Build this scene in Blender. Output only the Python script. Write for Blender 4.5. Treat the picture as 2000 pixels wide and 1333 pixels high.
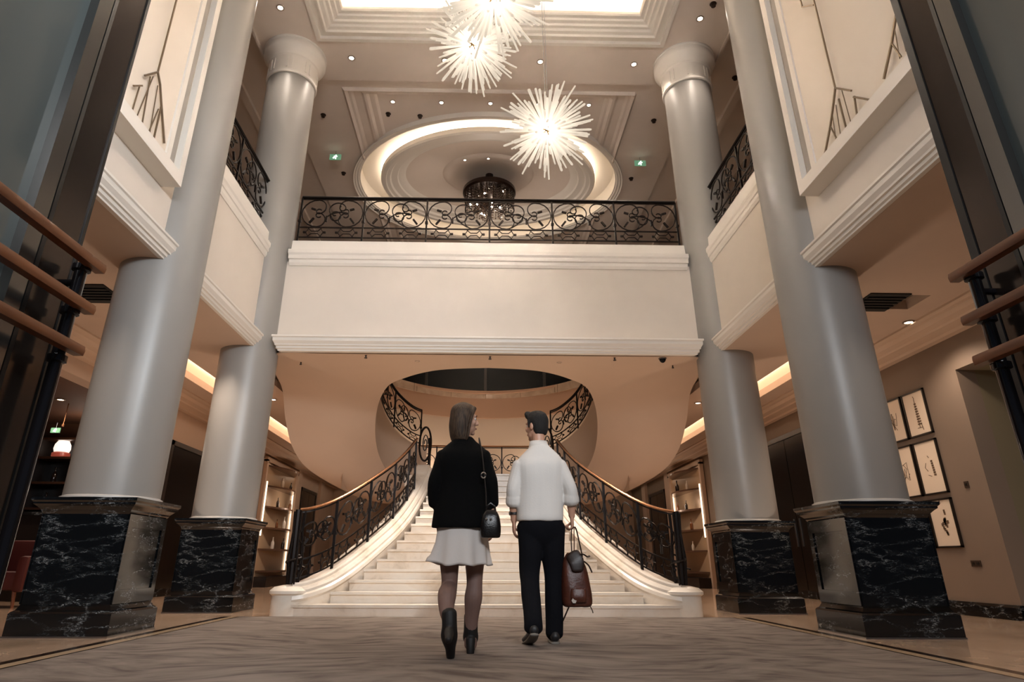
import bpy, bmesh, math, random
from mathutils import Vector, Matrix, noise
PI = math.pi
random.seed(7)
for o in list(bpy.data.objects):
    bpy.data.objects.remove(o, do_unlink=True)
SC = bpy.context.scene
COL = SC.collection

# ------------------------------------------------------------------ camera, world, exposure
CAM_X, CAM_Z, F_PX = -0.0922, 0.58, 1217.81
def camera():
    pitch, yaw, roll = 0.3802, 0.0195, 0.0034
    cy, sy, cp, sp, cr, sr = math.cos(yaw), math.sin(yaw), math.cos(pitch), math.sin(pitch), math.cos(roll), math.sin(roll)
    f0, rt, u0 = Vector((sy, cy, 0)), Vector((cy, -sy, 0)), Vector((0, 0, 1))
    fw = f0*cp + u0*sp
    up = u0*cp - f0*sp
    r2, u2 = rt*cr + up*sr, up*cr - rt*sr
    cd = bpy.data.cameras.new('camera')
    cd.sensor_width = 36; cd.sensor_fit = 'HORIZONTAL'
    cd.lens = F_PX*36/2000
    cd.shift_x = (1000-965.578)/2000
    cd.shift_y = -(666.5-615.0875)/2000
    cd.clip_start = 0.05; cd.clip_end = 200
    co = bpy.data.objects.new('camera', cd); COL.objects.link(co)
    m = Matrix((r2, u2, -fw)).transposed().to_4x4()
    m.translation = (CAM_X, 0, CAM_Z)
    co.matrix_world = m
    SC.camera = co
camera()
VS = SC.view_settings
VS.view_transform = 'Standard'; VS.look = 'None'; VS.gamma = 1; VS.use_curve_mapping = False
VS.exposure = 0.0
SC.cycles.max_bounces = 8
SC.cycles.diffuse_bounces = 5
SC.cycles.glossy_bounces = 3
SC.cycles.transmission_bounces = 4
SC.cycles.sample_clamp_indirect = 4
SC.cycles.caustics_reflective = False
SC.cycles.caustics_refractive = False

W = bpy.data.worlds.new('world'); SC.world = W
W.use_nodes = True
bg = W.node_tree.nodes['Background']
bg.inputs[0].default_value = (0.50, 0.62, 0.85, 1)
bg.inputs[1].default_value = 0.05

# ------------------------------------------------------------------ lights of the place, added fill
def light(kind, name, loc, energy, color, size=0.1, rot=None, parent=None, **kw):
    ld = bpy.data.lights.new(name, kind)
    ld.energy = energy; ld.color = color
    if kind == 'AREA':
        ld.shape = kw.get('shape', 'RECTANGLE'); ld.size = size; ld.size_y = kw.get('size_y', size)
    else:
        ld.shadow_soft_size = size
    if kind == 'SPOT':
        ld.spot_size = kw.get('angle', 2.0); ld.spot_blend = kw.get('blend', 0.6)
    lo = bpy.data.objects.new(name, ld); COL.objects.link(lo)
    lo.location = loc
    if rot: lo.rotation_euler = rot
    if parent:
        lo.parent = parent
        lo.location = Vector(loc) - parent.location
    return lo
WARM = (1.0, 0.845, 0.71)
WARM2 = (1.0, 0.80, 0.64)
CHAND_W, DRUM_W, SPOT_W = 1450.0, 60.0, 90.0
def aim(loc, target):
    return (Vector(target)-Vector(loc)).to_track_quat('-Z', 'Y').to_euler()
# unseen fill lights added behind the camera: cool, aimed into the lobby
light('SPOT', 'entrance_fill_spot', (2.6, -1.2, 4.6), 1500, (.90, .95, 1.0), .25, rot=aim((2.6, -1.2, 4.6), (-3.4, 7.2, 2.2)), angle=1.15, blend=.9)
light('AREA', 'entrance_fill_area', (0.6, -3.4, 4.4), 330, (.93, .96, 1.0), 3.0, size_y=1.2, rot=aim((0.6, -3.4, 4.4), (0, 6, 2.0)))

# ------------------------------------------------------------------ materials
def rgb(h):
    h = h.lstrip('#'); c = [int(h[i:i+2], 16)/255 for i in (0, 2, 4)]
    return tuple((x/12.92 if x <= .04045 else ((x+.055)/1.055)**2.4) for x in c) + (1,)
MATS = {}
def mat(name, col, rough=.5, metal=0.0, emit=None, estr=0, spec=.5, bump=0, bscale=40, coat=0, trans=0, var=0, vscale=3):
    if name in MATS: return MATS[name]
    m = bpy.data.materials.new(name); m.use_nodes = True
    nt = m.node_tree; p = nt.nodes['Principled BSDF']
    c = rgb(col) if isinstance(col, str) else col
    p.inputs['Base Color'].default_value = c
    p.inputs['Roughness'].default_value = rough
    p.inputs['Metallic'].default_value = metal
    p.inputs['Specular IOR Level'].default_value = spec
    p.inputs['Coat Weight'].default_value = coat
    p.inputs['Transmission Weight'].default_value = trans
    if emit:
        p.inputs['Emission Color'].default_value = rgb(emit) if isinstance(emit, str) else emit
        p.inputs['Emission Strength'].default_value = estr
    tc = None
    if var or bump:
        tc = nt.nodes.new('ShaderNodeTexCoord')
    if var:
        n = nt.nodes.new('ShaderNodeTexNoise'); n.inputs['Scale'].default_value = vscale; n.inputs['Detail'].default_value = 5
        nt.links.new(tc.outputs['Object'], n.inputs['Vector'])
        r = nt.nodes.new('ShaderNodeValToRGB')
        r.color_ramp.elements[0].position = .3; r.color_ramp.elements[1].position = .7
        r.color_ramp.elements[0].color = tuple(x*(1-var) for x in c[:3]) + (1,)
        r.color_ramp.elements[1].color = tuple(min(1, x*(1+var)) for x in c[:3]) + (1,)
        nt.links.new(n.outputs['Fac'], r.inputs['Fac']); nt.links.new(r.outputs['Color'], p.inputs['Base Color'])
    if bump:
        n = nt.nodes.new('ShaderNodeTexNoise'); n.inputs['Scale'].default_value = bscale; n.inputs['Detail'].default_value = 4
        nt.links.new(tc.outputs['Object'], n.inputs['Vector'])
        b = nt.nodes.new('ShaderNodeBump'); b.inputs['Strength'].default_value = bump; b.inputs['Distance'].default_value = .01
        nt.links.new(n.outputs['Fac'], b.inputs['Height']); nt.links.new(b.outputs['Normal'], p.inputs['Normal'])
    MATS[name] = m
    return m
def ramp(nt, stops):
    r = nt.nodes.new('ShaderNodeValToRGB'); e = r.color_ramp.elements
    while len(e) < len(stops): e.new(.5)
    for i, (pos, c) in enumerate(stops):
        e[i].position = pos; e[i].color = rgb(c) if isinstance(c, str) else c
    return r
def tex_base(name, rough, coat=0, spec=.5):
    m = bpy.data.materials.new(name); m.use_nodes = True
    nt = m.node_tree; p = nt.nodes['Principled BSDF']
    p.inputs['Roughness'].default_value = rough; p.inputs['Coat Weight'].default_value = coat
    p.inputs['Specular IOR Level'].default_value = spec
    tc = nt.nodes.new('ShaderNodeTexCoord')
    MATS[name] = m
    return m, nt, p, tc
def L(nt, a, b): nt.links.new(a, b)
def N(nt, t, **kw):
    n = nt.nodes.new(t)
    for k, v in kw.items(): n.inputs[k].default_value = v
    return n
def mapping(nt, tc, scale, rot=(0, 0, 0)):
    mp = nt.nodes.new('ShaderNodeMapping'); mp.inputs['Scale'].default_value = scale; mp.inputs['Rotation'].default_value = rot
    L(nt, tc.outputs['Object'], mp.inputs['Vector'])
    return mp
def black_marble():
    m, nt, p, tc = tex_base('black_marble', .12, coat=.05)
    mp = mapping(nt, tc, (.8, .8, 2.3), (0.2, 0.35, .1))
    d = N(nt, 'ShaderNodeTexNoise', Scale=2.3, Detail=8, Roughness=.7)
    L(nt, mp.outputs[0], d.inputs['Vector'])
    mx = nt.nodes.new('ShaderNodeVectorMath'); mx.operation = 'MULTIPLY_ADD'
    mx.inputs[1].default_value = (.95, .95, .7)
    L(nt, d.outputs['Color'], mx.inputs[0]); L(nt, mp.outputs[0], mx.inputs[2])
    v = N(nt, 'ShaderNodeTexVoronoi', Scale=2.7); v.feature = 'DISTANCE_TO_EDGE'
    L(nt, mx.outputs[0], v.inputs['Vector'])
    r1 = ramp(nt, [(0.0, (1, 1, 1, 1)), (.045, (.3, .3, .3, 1)), (.13, (0, 0, 0, 1))])
    L(nt, v.outputs['Distance'], r1.inputs['Fac'])
    n2 = N(nt, 'ShaderNodeTexNoise', Scale=2.6, Detail=5, Roughness=.7)
    L(nt, tc.outputs['Object'], n2.inputs['Vector'])
    r2 = ramp(nt, [(.33, (.05, .05, .05, 1)), (.55, (1, 1, 1, 1))]); L(nt, n2.outputs['Fac'], r2.inputs['Fac'])
    n3 = N(nt, 'ShaderNodeTexNoise', Scale=26, Detail=6, Roughness=.7)
    L(nt, mx.outputs[0], n3.inputs['Vector'])
    r3 = ramp(nt, [(.48, (.06, .06, .06, 1)), (.6, (1, 1, 1, 1))]); L(nt, n3.outputs['Fac'], r3.inputs['Fac'])
    mu = nt.nodes.new('ShaderNodeMath'); mu.operation = 'MULTIPLY'
    L(nt, r1.outputs['Color'], mu.inputs[0]); L(nt, r2.outputs['Color'], mu.inputs[1])
    mu2 = nt.nodes.new('ShaderNodeMath'); mu2.operation = 'MULTIPLY'
    L(nt, mu.outputs[0], mu2.inputs[0]); L(nt, r3.outputs['Color'], mu2.inputs[1])
    cr = ramp(nt, [(0, '#0c0d0e'), (.3, '#34383a'), (1, '#a9adaf')]); L(nt, mu2.outputs[0], cr.inputs['Fac'])
    L(nt, cr.outputs['Color'], p.inputs['Base Color'])
black_marble()
def cream_marble(name, a, b, c, rough, scale=1.5):
    m, nt, p, tc = tex_base(name, rough)
    n = N(nt, 'ShaderNodeTexNoise', Scale=scale, Detail=8, Roughness=.62, Distortion=1.2)
    L(nt, tc.outputs['Object'], n.inputs['Vector'])
    r = ramp(nt, [(.32, c), (.46, b), (.6, a)]); L(nt, n.outputs['Fac'], r.inputs['Fac'])
    L(nt, r.outputs['Color'], p.inputs['Base Color'])
cream_marble('stair_marble', '#efe6da', '#e8dccd', '#c9bba9', .28)
def floor_mat():
    m, nt, p, tc = tex_base('floor_marble', .12)
    br = N(nt, 'ShaderNodeTexBrick', Scale=1.0); br.offset = 0
    br.inputs['Brick Width'].default_value = .9; br.inputs['Row Height'].default_value = .9; br.inputs['Mortar Size'].default_value = .004
    br.inputs['Color1'].default_value = rgb('#ccb49e'); br.inputs['Color2'].default_value = rgb('#c5ac95'); br.inputs['Mortar'].default_value = rgb('#6d543f')
    L(nt, tc.outputs['Object'], br.inputs['Vector'])
    n = N(nt, 'ShaderNodeTexNoise', Scale=2.3, Detail=7, Roughness=.6, Distortion=.8)
    L(nt, tc.outputs['Object'], n.inputs['Vector'])
    r = ramp(nt, [(.35, (.78, .74, .7, 1)), (.65, (1.06, 1.03, 1, 1))]); L(nt, n.outputs['Fac'], r.inputs['Fac'])
    mx = nt.nodes.new('ShaderNodeMix'); mx.data_type = 'RGBA'; mx.blend_type = 'MULTIPLY'; mx.inputs[0].default_value = 1
    L(nt, br.outputs['Color'], mx.inputs[6]); L(nt, r.outputs['Color'], mx.inputs[7])
    L(nt, mx.outputs[2], p.inputs['Base Color'])
floor_mat()
def carpet_mat():
    m, nt, p, tc = tex_base('carpet_pile', .95, spec=.1)
    mp = mapping(nt, tc, (1, 1, 1))
    d = N(nt, 'ShaderNodeTexNoise', Scale=.55, Detail=2)
    L(nt, mp.outputs[0], d.inputs['Vector'])
    mx = nt.nodes.new('ShaderNodeVectorMath'); mx.operation = 'MULTIPLY_ADD'; mx.inputs[1].default_value = (1.7, 1.7, 0)
    L(nt, d.outputs['Color'], mx.inputs[0]); L(nt, mp.outputs[0], mx.inputs[2])
    m2 = nt.nodes.new('ShaderNodeMapping'); m2.inputs['Scale'].default_value = (2.4, 7.0, 1); m2.inputs['Rotation'].default_value = (0, 0, .5)
    L(nt, mx.outputs[0], m2.inputs['Vector'])
    n = N(nt, 'ShaderNodeTexNoise', Scale=1.15, Detail=4, Roughness=.55, Distortion=.25)
    L(nt, m2.outputs[0], n.inputs['Vector'])
    r = ramp(nt, [(.30, '#544c47'), (.43, '#6c635d'), (.55, '#7a716a'), (.72, '#857b73')]); L(nt, n.outputs['Fac'], r.inputs['Fac'])
    w = N(nt, 'ShaderNodeTexNoise', Scale=420, Detail=2)
    L(nt, tc.outputs['Object'], w.inputs['Vector'])
    b = N(nt, 'ShaderNodeBump', Strength=.5, Distance=.004)
    L(nt, w.outputs['Fac'], b.inputs['Height']); L(nt, b.outputs['Normal'], p.inputs['Normal'])
    L(nt, r.outputs['Color'], p.inputs['Base Color'])
carpet_mat()
def wood_mat(name, a, b, rough=.35):
    m, nt, p, tc = tex_base(name, rough, coat=.2)
    mp = mapping(nt, tc, (14, 1.4, 14))
    n = N(nt, 'ShaderNodeTexNoise', Scale=2.2, Detail=6, Roughness=.6)
    L(nt, mp.outputs[0], n.inputs['Vector'])
    r = ramp(nt, [(.35, a), (.65, b)]); L(nt, n.outputs['Fac'], r.inputs['Fac'])
    L(nt, r.outputs['Color'], p.inputs['Base Color'])
wood_mat('handle_wood', '#63391f', '#84502f')
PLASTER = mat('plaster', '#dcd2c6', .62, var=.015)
CEILP = mat('ceiling_plaster', '#e0d3c7', .7, var=.015)
TRIM = mat('white_trim', '#e9e2d8', .45)
TANP = mat('tan_plaster', '#c3ac99', .7, var=.02)
GREIGE = mat('greige_wall', '#806f60', .7, var=.02)
COLUMN = mat('column_lacquer', '#8f8c88', .38, spec=.6)
IRON = mat('wrought_iron', '#1d1512', .4, metal=.6)
BRASS = mat('brass_rail', '#8f6446', .36, metal=.85)
GLASSD = mat('dark_glass', '#070606', .25, spec=.15)
COVE = mat('cove_led', '#ffe6c8', .5, emit=(1.0, .85, .68, 1), estr=8)
COVE_C = mat('coffer_led', '#ffe6c8', .5, emit=(1.0, .87, .72, 1), estr=26)
LENS = mat('downlight_lens', '#fff0dd', .4, emit=(1.0, .86, .68, 1), estr=14)
STEEL = mat('brushed_steel', '#8d8d8c', .3, metal=1)
BLACK = mat('black_lacquer', '#0f0e0e', .22)
BRONZE = mat('dark_bronze', '#2a211c', .3, metal=.5)

# ------------------------------------------------------------------ mesh helpers
class MB:
    def __init__(s): s.v = []; s.f = []; s.m = []
    def add(s, vs, fs):
        o = len(s.v); s.v += [tuple(x) for x in vs]; s.f += [tuple(i+o for i in f) for f in fs]
        return s
    def box(s, x0, x1, y0, y1, z0, z1):
        x0, x1 = min(x0, x1), max(x0, x1); y0, y1 = min(y0, y1), max(y0, y1); z0, z1 = min(z0, z1), max(z0, z1)
        vs = [(x0, y0, z0), (x1, y0, z0), (x1, y1, z0), (x0, y1, z0), (x0, y0, z1), (x1, y0, z1), (x1, y1, z1), (x0, y1, z1)]
        return s.add(vs, [(0, 3, 2, 1), (4, 5, 6, 7), (0, 1, 5, 4), (1, 2, 6, 5), (2, 3, 7, 6), (3, 0, 4, 7)])
    def tube(s, pts, r, n=6, cap=True, closed=False, flat=None):
        pts = [Vector(p) for p in pts]
        k = len(pts); rs = r if isinstance(r, (list, tuple)) else [r]*k
        vs = []; fs = []
        prev = None
        for i, p in enumerate(pts):
            if closed: t = pts[(i+1) % k] - pts[i-1]
            else: t = pts[min(i+1, k-1)] - pts[max(i-1, 0)]
            t = t.normalized() if t.length > 1e-9 else Vector((0, 0, 1))
            if prev is None:
                a = Vector((0, 0, 1)) if abs(t.z) < .9 else Vector((1, 0, 0))
                sd = t.cross(a).normalized()
            else:
                sd = (prev - t*prev.dot(t))
                sd = sd.normalized() if sd.length > 1e-6 else t.orthogonal().normalized()
            prev = sd
            up = sd.cross(t).normalized()
            for j in range(n):
                a = 2*PI*j/n + (PI/4 if n == 4 else 0)
                fx = flat or (1, 1)
                vs.append(p + (sd*math.cos(a)*fx[0] + up*math.sin(a)*fx[1])*rs[i])
        for i in range(k if closed else k-1):
            i2 = (i+1) % k
            for j in range(n):
                j2 = (j+1) % n
                fs.append((i*n+j, i*n+j2, i2*n+j2, i2*n+j))
        if cap and not closed:
            fs.append(tuple(range(n-1, -1, -1))); fs.append(tuple((k-1)*n+j for j in range(n)))
        return s.add(vs, fs)
    def lathe(s, prof, c, n=48, sx=1, sy=1, cap=True):
        vs = []; fs = []
        for r, z in prof:
            for j in range(n):
                a = 2*PI*j/n
                vs.append((c[0]+r*sx*math.cos(a), c[1]+r*sy*math.sin(a), c[2]+z))
        k = len(prof)
        for i in range(k-1):
            for j in range(n):
                j2 = (j+1) % n
                fs.append((i*n+j, i*n+j2, (i+1)*n+j2, (i+1)*n+j))
        if cap:
            fs.append(tuple(range(n-1, -1, -1))); fs.append(tuple((k-1)*n+j for j in range(n)))
        return s.add(vs, fs)
    def rings(s, rings, cap=True, closed=True):
        n = len(rings[0]); vs = [p for r in rings for p in r]; fs = []
        for i in range(len(rings)-1):
            for j in range(n if closed else n-1):
                j2 = (j+1) % n
                fs.append((i*n+j, i*n+j2, (i+1)*n+j2, (i+1)*n+j))
        if cap and closed:
            fs.append(tuple(range(n-1, -1, -1))); fs.append(tuple((len(rings)-1)*n+j for j in range(n)))
        return s.add(vs, fs)
    def sweep_line(s, prof, a, b, out, up=(0, 0, 1), mitre=(0, 0)):
        # prof: list of (outward, up) closed polygon; straight from a to b; ends skewed by mitre*outward
        a, b, out, up = Vector(a), Vector(b), Vector(out), Vector(up)
        d = (b-a).normalized()
        r0 = [a + out*p[0] + up*p[1] - d*p[0]*mitre[0] for p in prof]
        r1 = [b + out*p[0] + up*p[1] + d*p[0]*mitre[1] for p in prof]
        return s.rings([r0, r1])
    def sphere(s, c, r, n=16, m=10):
        rx, ry, rz = r if isinstance(r, (tuple, list)) else (r, r, r)
        prof = [(max(math.sin(PI*i/m), .001), -math.cos(PI*i/m)) for i in range(m+1)]
        vs = []; fs = []
        for q, z in prof:
            for j in range(n):
                vs.append((c[0]+rx*q*math.cos(2*PI*j/n), c[1]+ry*q*math.sin(2*PI*j/n), c[2]+rz*z))
        for i in range(m):
            for j in range(n):
                fs.append((i*n+j, i*n+(j+1) % n, (i+1)*n+(j+1) % n, (i+1)*n+j))
        fs.append(tuple(range(n-1, -1, -1))); fs.append(tuple(m*n+j for j in range(n)))
        return s.add(vs, fs)
    def build(s, name, m, parent=None, smooth=False, bevel=0, auto=None):
        me = bpy.data.meshes.new(name)
        off = wloc(parent) if parent else Vector((0, 0, 0))
        me.from_pydata([(x-off.x, y-off.y, z-off.z) for x, y, z in s.v], [], s.f)
        bm = bmesh.new(); bm.from_mesh(me)
        bmesh.ops.recalc_face_normals(bm, faces=bm.faces)
        if bevel:
            bmesh.ops.bevel(bm, geom=[e for e in bm.edges if len(e.link_faces) == 2 and e.calc_face_angle(0) > .6], offset=bevel, segments=2, affect='EDGES', profile=.6)
        bm.to_mesh(me); bm.free()
        if smooth:
            me.polygons.foreach_set('use_smooth', [True]*len(me.polygons))
            if smooth != 'all': me.set_sharp_from_angle(angle=smooth if isinstance(smooth, float) else .7)
        me.materials.append(MATS[m] if isinstance(m, str) else m)
        o = bpy.data.objects.new(name, me); COL.objects.link(o)
        if parent: o.parent = parent
        return o
def wloc(o):
    v = Vector((0, 0, 0))
    while o: v += o.location; o = o.parent
    return v
def tag(o, label=None, cat=None, group=None, kind=None):
    if label: o['label'] = label
    if cat: o['category'] = cat
    if group: o['group'] = group
    if kind: o['kind'] = kind
    return o
def thing(name, label, cat, loc, group=None):
    o = bpy.data.objects.new(name, None); COL.objects.link(o); o.location = loc
    o.empty_display_size = .1
    return tag(o, label, cat, group)
def struct(name, mb, m, smooth=False, label=None, **kw):
    o = mb.build(name, m, None, smooth, **kw); o['kind'] = 'structure'
    if label: o['label'] = label; 
    return o
def copy_tree(o, parent=None, loc=None):
    c = o.copy(); COL.objects.link(c); c.parent = parent
    if loc is not None: c.location = loc
    for ch in list(o.children): copy_tree(ch, c)
    return c
def spline(pts, n):
    pts = [Vector(p) for p in pts]; out = []
    k = len(pts)-1
    for i in range(k):
        p0, p1, p2, p3 = pts[max(i-1, 0)], pts[i], pts[i+1], pts[min(i+2, k)]
        for j in range(n):
            t = j/n
            out.append(.5*((2*p1) + (p2-p0)*t + (2*p0-5*p1+4*p2-p3)*t*t + (3*p1-p0-3*p2+p3)*t*t*t))
    out.append(pts[-1]); return out
def resample(pts, n):
    d = [0]
    for a, b in zip(pts, pts[1:]): d.append(d[-1]+(b-a).length)
    out = []; j = 0
    for i in range(n):
        t = d[-1]*i/(n-1)
        while j < len(d)-2 and d[j+1] < t: j += 1
        k = (t-d[j])/max(d[j+1]-d[j], 1e-9)
        out.append(pts[j].lerp(pts[j+1], min(max(k, 0), 1)))
    return out
# ------------------------------------------------------------------ floor, carpet, inlays
WALLX = 6.0
mb = MB(); mb.box(-9.6, 9.6, -2.5, 26.5, -.12, 0)
struct('floor', mb, 'floor_marble')
mb = MB(); mb.box(-2.84, 2.84, -2.4, 8.0, 0.0, .008)
tag(mb.build('carpet', 'carpet_pile'), 'wide grey brown patterned carpet leading to the marble staircase', 'carpet')
k = 1
for s in (-1, 1):
    for a, b, m in ((2.84, 2.875, 'inlay_dark'), (2.875, 2.965, 'inlay_cream'), (2.965, 3.045, 'inlay_dark')):
        mat('inlay_dark', '#33241a', .15); mat('inlay_cream', '#c2a88a', .15)
        mb = MB(); mb.box(s*a, s*b, -2.4, 8.0, 0, .006)
        struct('trim_%d' % k, mb, m); k += 1

# ------------------------------------------------------------------ columns
PX0, PX1, PYN, PYF, PD = 3.164, 4.017, 5.818, 8.588, .80
COLX = 3.59; RCOL = .408; HP = 1.116
def column(sx, y0, name_label, capital):
    cx, cy = sx*COLX, y0+.40
    t = thing('column', name_label, 'column', (cx, cy, 0), 'four grey lobby columns')
    hx, hy = (PX1-PX0)/2, PD/2
    # pedestal: plinth, sunken-panel die, moulded cap
    mb = MB()
    def rg(d, z): return [(cx-hx+d, cy-hy+d, z), (cx+hx-d, cy-hy+d, z), (cx+hx-d, cy+hy-d, z), (cx-hx+d, cy+hy-d, z)]
    prof = [(0, 0), (0, .18), (.012, .195), (.03, .205), (.045, .235), (.05, .25), (.05, .98), (.035, 1.0), (.03, 1.015), (.0, 1.045), (-.02, 1.06), (-.02, 1.075), (-.035, 1.09), (-.035, HP), ]
    mb.rings([rg(d, z) for d, z in prof])
    ped = mb.build('pedestal', 'black_marble', t)
    fl = MB()      # raised frame around a sunken panel on each face
    for face in (2, 3):
        def P(u, z, o):
            if face == 0: return (cx+u*(hx-.05), cy-hy+.05-o, z)
            if face == 1: return (cx+u*(hx-.05), cy+hy-.05+o, z)
            if face == 2: return (cx-hx+.05-o, cy+u*(hy-.05), z)
            return (cx+hx-.05+o, cy+u*(hy-.05), z)
        for (u0, u1, z0, z1) in ((-1, -.8, .25, .98), (.8, 1, .25, .98), (-.8, .8, .25, .36), (-.8, .8, .87, .98)):
            a = [P(u0, z0, -.005), P(u1, z0, -.005), P(u1, z1, -.005), P(u0, z1, -.005)]
            b = [P(u0, z0, .012), P(u1, z0, .012), P(u1, z1, .012), P(u0, z1, .012)]
            fl.rings([a, b])
    fl.build('panel_frame', 'black_marble', ped)
    fo = MB(); fo.rings([rg(-.006, 0), rg(-.006, .012)])
    fo.build('foot_strip', STEEL, ped)
    mb = MB(); mb.lathe([(RCOL+.005, HP), (RCOL+.022, HP+.004), (RCOL+.022, HP+.02), (RCOL, HP+.03)], (cx, cy, 0), 64)
    mb.build('base_ring', mat('column_ring', '#cfcac4', .35), t, smooth=True)
    mb = MB(); mb.lathe([(RCOL, HP+.01), (RCOL, 8.64 if capital else 9.2)], (cx, cy, 0), 96)
    mb.build('shaft', COLUMN, t, smooth=True)
    if capital:
        mb = MB()
        pr = [(.43, 8.53), (.44, 8.545), (.44, 8.575), (.425, 8.59), (.425, 8.90), (.435, 8.915), (.45, 8.925), (.455, 8.95), (.47, 8.99), (.50, 9.04), (.535, 9.08), (.545, 9.10), (.545, 9.15), (.53, 9.165), (.53, 9.21), (.55, 9.225), (.55, 9.249)]
        mb.lathe(pr, (cx, cy, 0), 72)
        cap = mb.build('capital', TRIM, t, smooth=.5)
        pl = MB()
        for q in range(8):
            a = q*PI/4 + (.15 if sx < 0 else -.15)
            for w0 in (-.13, .06):
                rg2 = []
                for w in (w0, w0+.07):
                    rg2.append([(cx+(r)*math.cos(a+w), cy+(r)*math.sin(a+w), z) for r, z in ((.42, 8.63), (.437, 8.63), (.437, 8.86), (.42, 8.86))])
                pl.rings(rg2)
        pl.build('pilaster_strip', TRIM, cap)
    return t
column(-1, PYN, 'thick grey column on black marble pedestal beside the left entrance door', False)
column(1, PYN, 'thick grey column on black marble pedestal in front of framed prints', False)
column(-1, PYF, 'grey column with white capital left of the marble staircase', True)
column(1, PYF, 'grey column with white capital right of the marble staircase', True)

# ------------------------------------------------------------------ balcony beams
CORN = [(0, 0), (0, .20), (.23, .20), (.23, .175), (.205, .165), (.20, .12), (.155, .085), (.15, .065), (.115, .06), (.11, .03), (.075, .02), (.075, 0)]   # lower cornice (outward, up)
UPC = [(0, 0), (.02, 0), (.045, .04), (.05, .09), (.075, .10), (.08, .16), (.10, .19), (.10, .25), (.03, .27), (.02, .44), (-.12, .455), (-.12, 0)]
TN = [7]
def trim(mb, m=TRIM, smooth=False):
    struct('trim_%d' % TN[0], mb, m, smooth); TN[0] += 1
# back beam between far columns
mb = MB(); mb.box(-3.56, 3.56, 8.90, 9.3, 3.56, 5.0); struct('wall_back_balcony', mb, PLASTER)
mb = MB(); mb.sweep_line(CORN, (-3.10, 8.90, 3.50), (3.10, 8.90, 3.50), (0, -1, 0), mitre=(.4, .4)); trim(mb)
mb = MB(); mb.sweep_line(UPC, (-3.14, 8.90, 4.93), (3.14, 8.90, 4.93), (0, -1, 0), mitre=(.3, .3)); trim(mb)
for s, nm in ((-1, 'left'), (1, 'right')):
    # gallery beam from front wall to behind far column
    mb = MB(); mb.box(s*3.45, s*3.75, .4, 9.0, 3.515, 5.0); struct('wall_%s_balcony' % nm, mb, PLASTER)
    mb = MB(); mb.box(s*3.44, s*3.75, .4, 6.1, 5.01, 9.245); struct('wall_%s_upper' % nm, mb, PLASTER)
    for y0, y1 in ((.4, 5.98), (6.45, 8.78)):
        mb = MB(); mb.sweep_line([(a*.6, b) for a, b in CORN], (s*3.45, y0, 3.50), (s*3.45, y1, 3.50), (-s, 0, 0)); trim(mb)
    mb = MB(); mb.sweep_line([(a*.6, b) for a, b in UPC], (s*3.45, 6.45, 4.93), (s*3.45, 8.78, 4.93), (-s, 0, 0)); trim(mb)

# ------------------------------------------------------------------ gallery slabs, aisle ceilings, walls
for s, nm in ((-1, 'left'), (1, 'right')):
    mb = MB()
    mb.box(s*3.452, s*4.63, .4, 8.93, 3.5, 3.514); mb.box(s*3.76, s*4.63, 8.93, 26, 3.5, 3.62); mb.box(s*3.76, s*4.63, .4, 8.93, 3.514, 3.62)
    mb.box(s*4.63, s*5.12, .4, 6.55, 3.5, 3.62)
    mb.box(s*4.63, s*5.12, 6.98, 8.6, 3.5, 3.62)
    mb.box(s*5.12, s*WALLX, .4, 26, 3.5, 3.62)
    struct('ceiling_%s_aisle' % nm, mb, TANP)
    mb = MB(); mb.box(s*3.72, s*WALLX, .4, 18.5, 4.55, 4.8); struct('ceiling_%s_slot' % nm, mb, mat('slot_white', '#e6d6c4', .7))
    # slot sides
    mb = MB(); mb.box(s*4.55, s*4.63, 8.6, 26, 3.62, 4.2); mb.box(s*5.12, s*5.2, 8.6, 26, 3.62, 4.2); mb.box(s*4.55, s*5.2, 8.6, 26, 4.1, 4.2); trim(mb, MATS['slot_white'])
    mb = MB(); mb.box(s*4.66, s*4.69, 8.7, 25.5, 3.64, 3.66)
    tag(mb.build('cove_strip', COVE), 'warm cove light strip hidden in the %s aisle ceiling slot' % nm, 'light strip')
    light('AREA', 'slot_light_'+nm, (s*4.87, 14, 3.75), 60, WARM, .3, size_y=12, rot=(PI, 0, 0))
    # cornice on the wall
    cr = [(0, 0), (0, .16), (.55, .16), (.55, .135), (.5, .12), (.44, .12), (.40, .075), (.3, .06), (.28, .04), (.12, .03), (.1, 0)]
    mb = MB(); mb.sweep_line(cr, (s*WALLX, .4, 3.34), (s*WALLX, 26, 3.34), (-s, 0, 0)); trim(mb, mat('tan_cornice', '#c9b09a', .6))
    # upper gallery wall and ceiling
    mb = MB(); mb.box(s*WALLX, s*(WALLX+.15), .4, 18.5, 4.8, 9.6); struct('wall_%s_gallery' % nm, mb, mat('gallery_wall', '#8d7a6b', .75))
    mb = MB(); mb.box(s*4.15, s*WALLX, .4, 18.5, 9.42, 9.6); struct('ceiling_%s_gallery' % nm, mb, CEILP)
    mb = MB(); mb.box(s*4.9, s*5.05, .4, 18.5, 9.34, 9.42); mb.box(s*4.15, s*4.19, .4, 9.56, 9.2, 9.42); trim(mb, CEILP)
# grilles in the aisle ceilings
for s, nm in ((-1, 'left'), (1, 'right')):
    t = thing('air_grille', 'dark slot air grille in the %s aisle ceiling beside the near column' % nm, 'air grille', (s*4.75, 6.77, 3.5))
    mb = MB(); pass
    mb2 = MB(); mb2.box(s*4.38, s*4.86, 6.5, 7.03, 3.485, 3.499)
    mb2.build('frame', mat('grille_black', '#0b0a09', .6), t)
    for j in range(5):
        m3 = MB(); m3.box(s*4.4, s*4.84, 6.58+.08*j, 6.61+.08*j, 3.47, 3.486); m3.build('slat', MATS['grille_black'], t)
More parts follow.
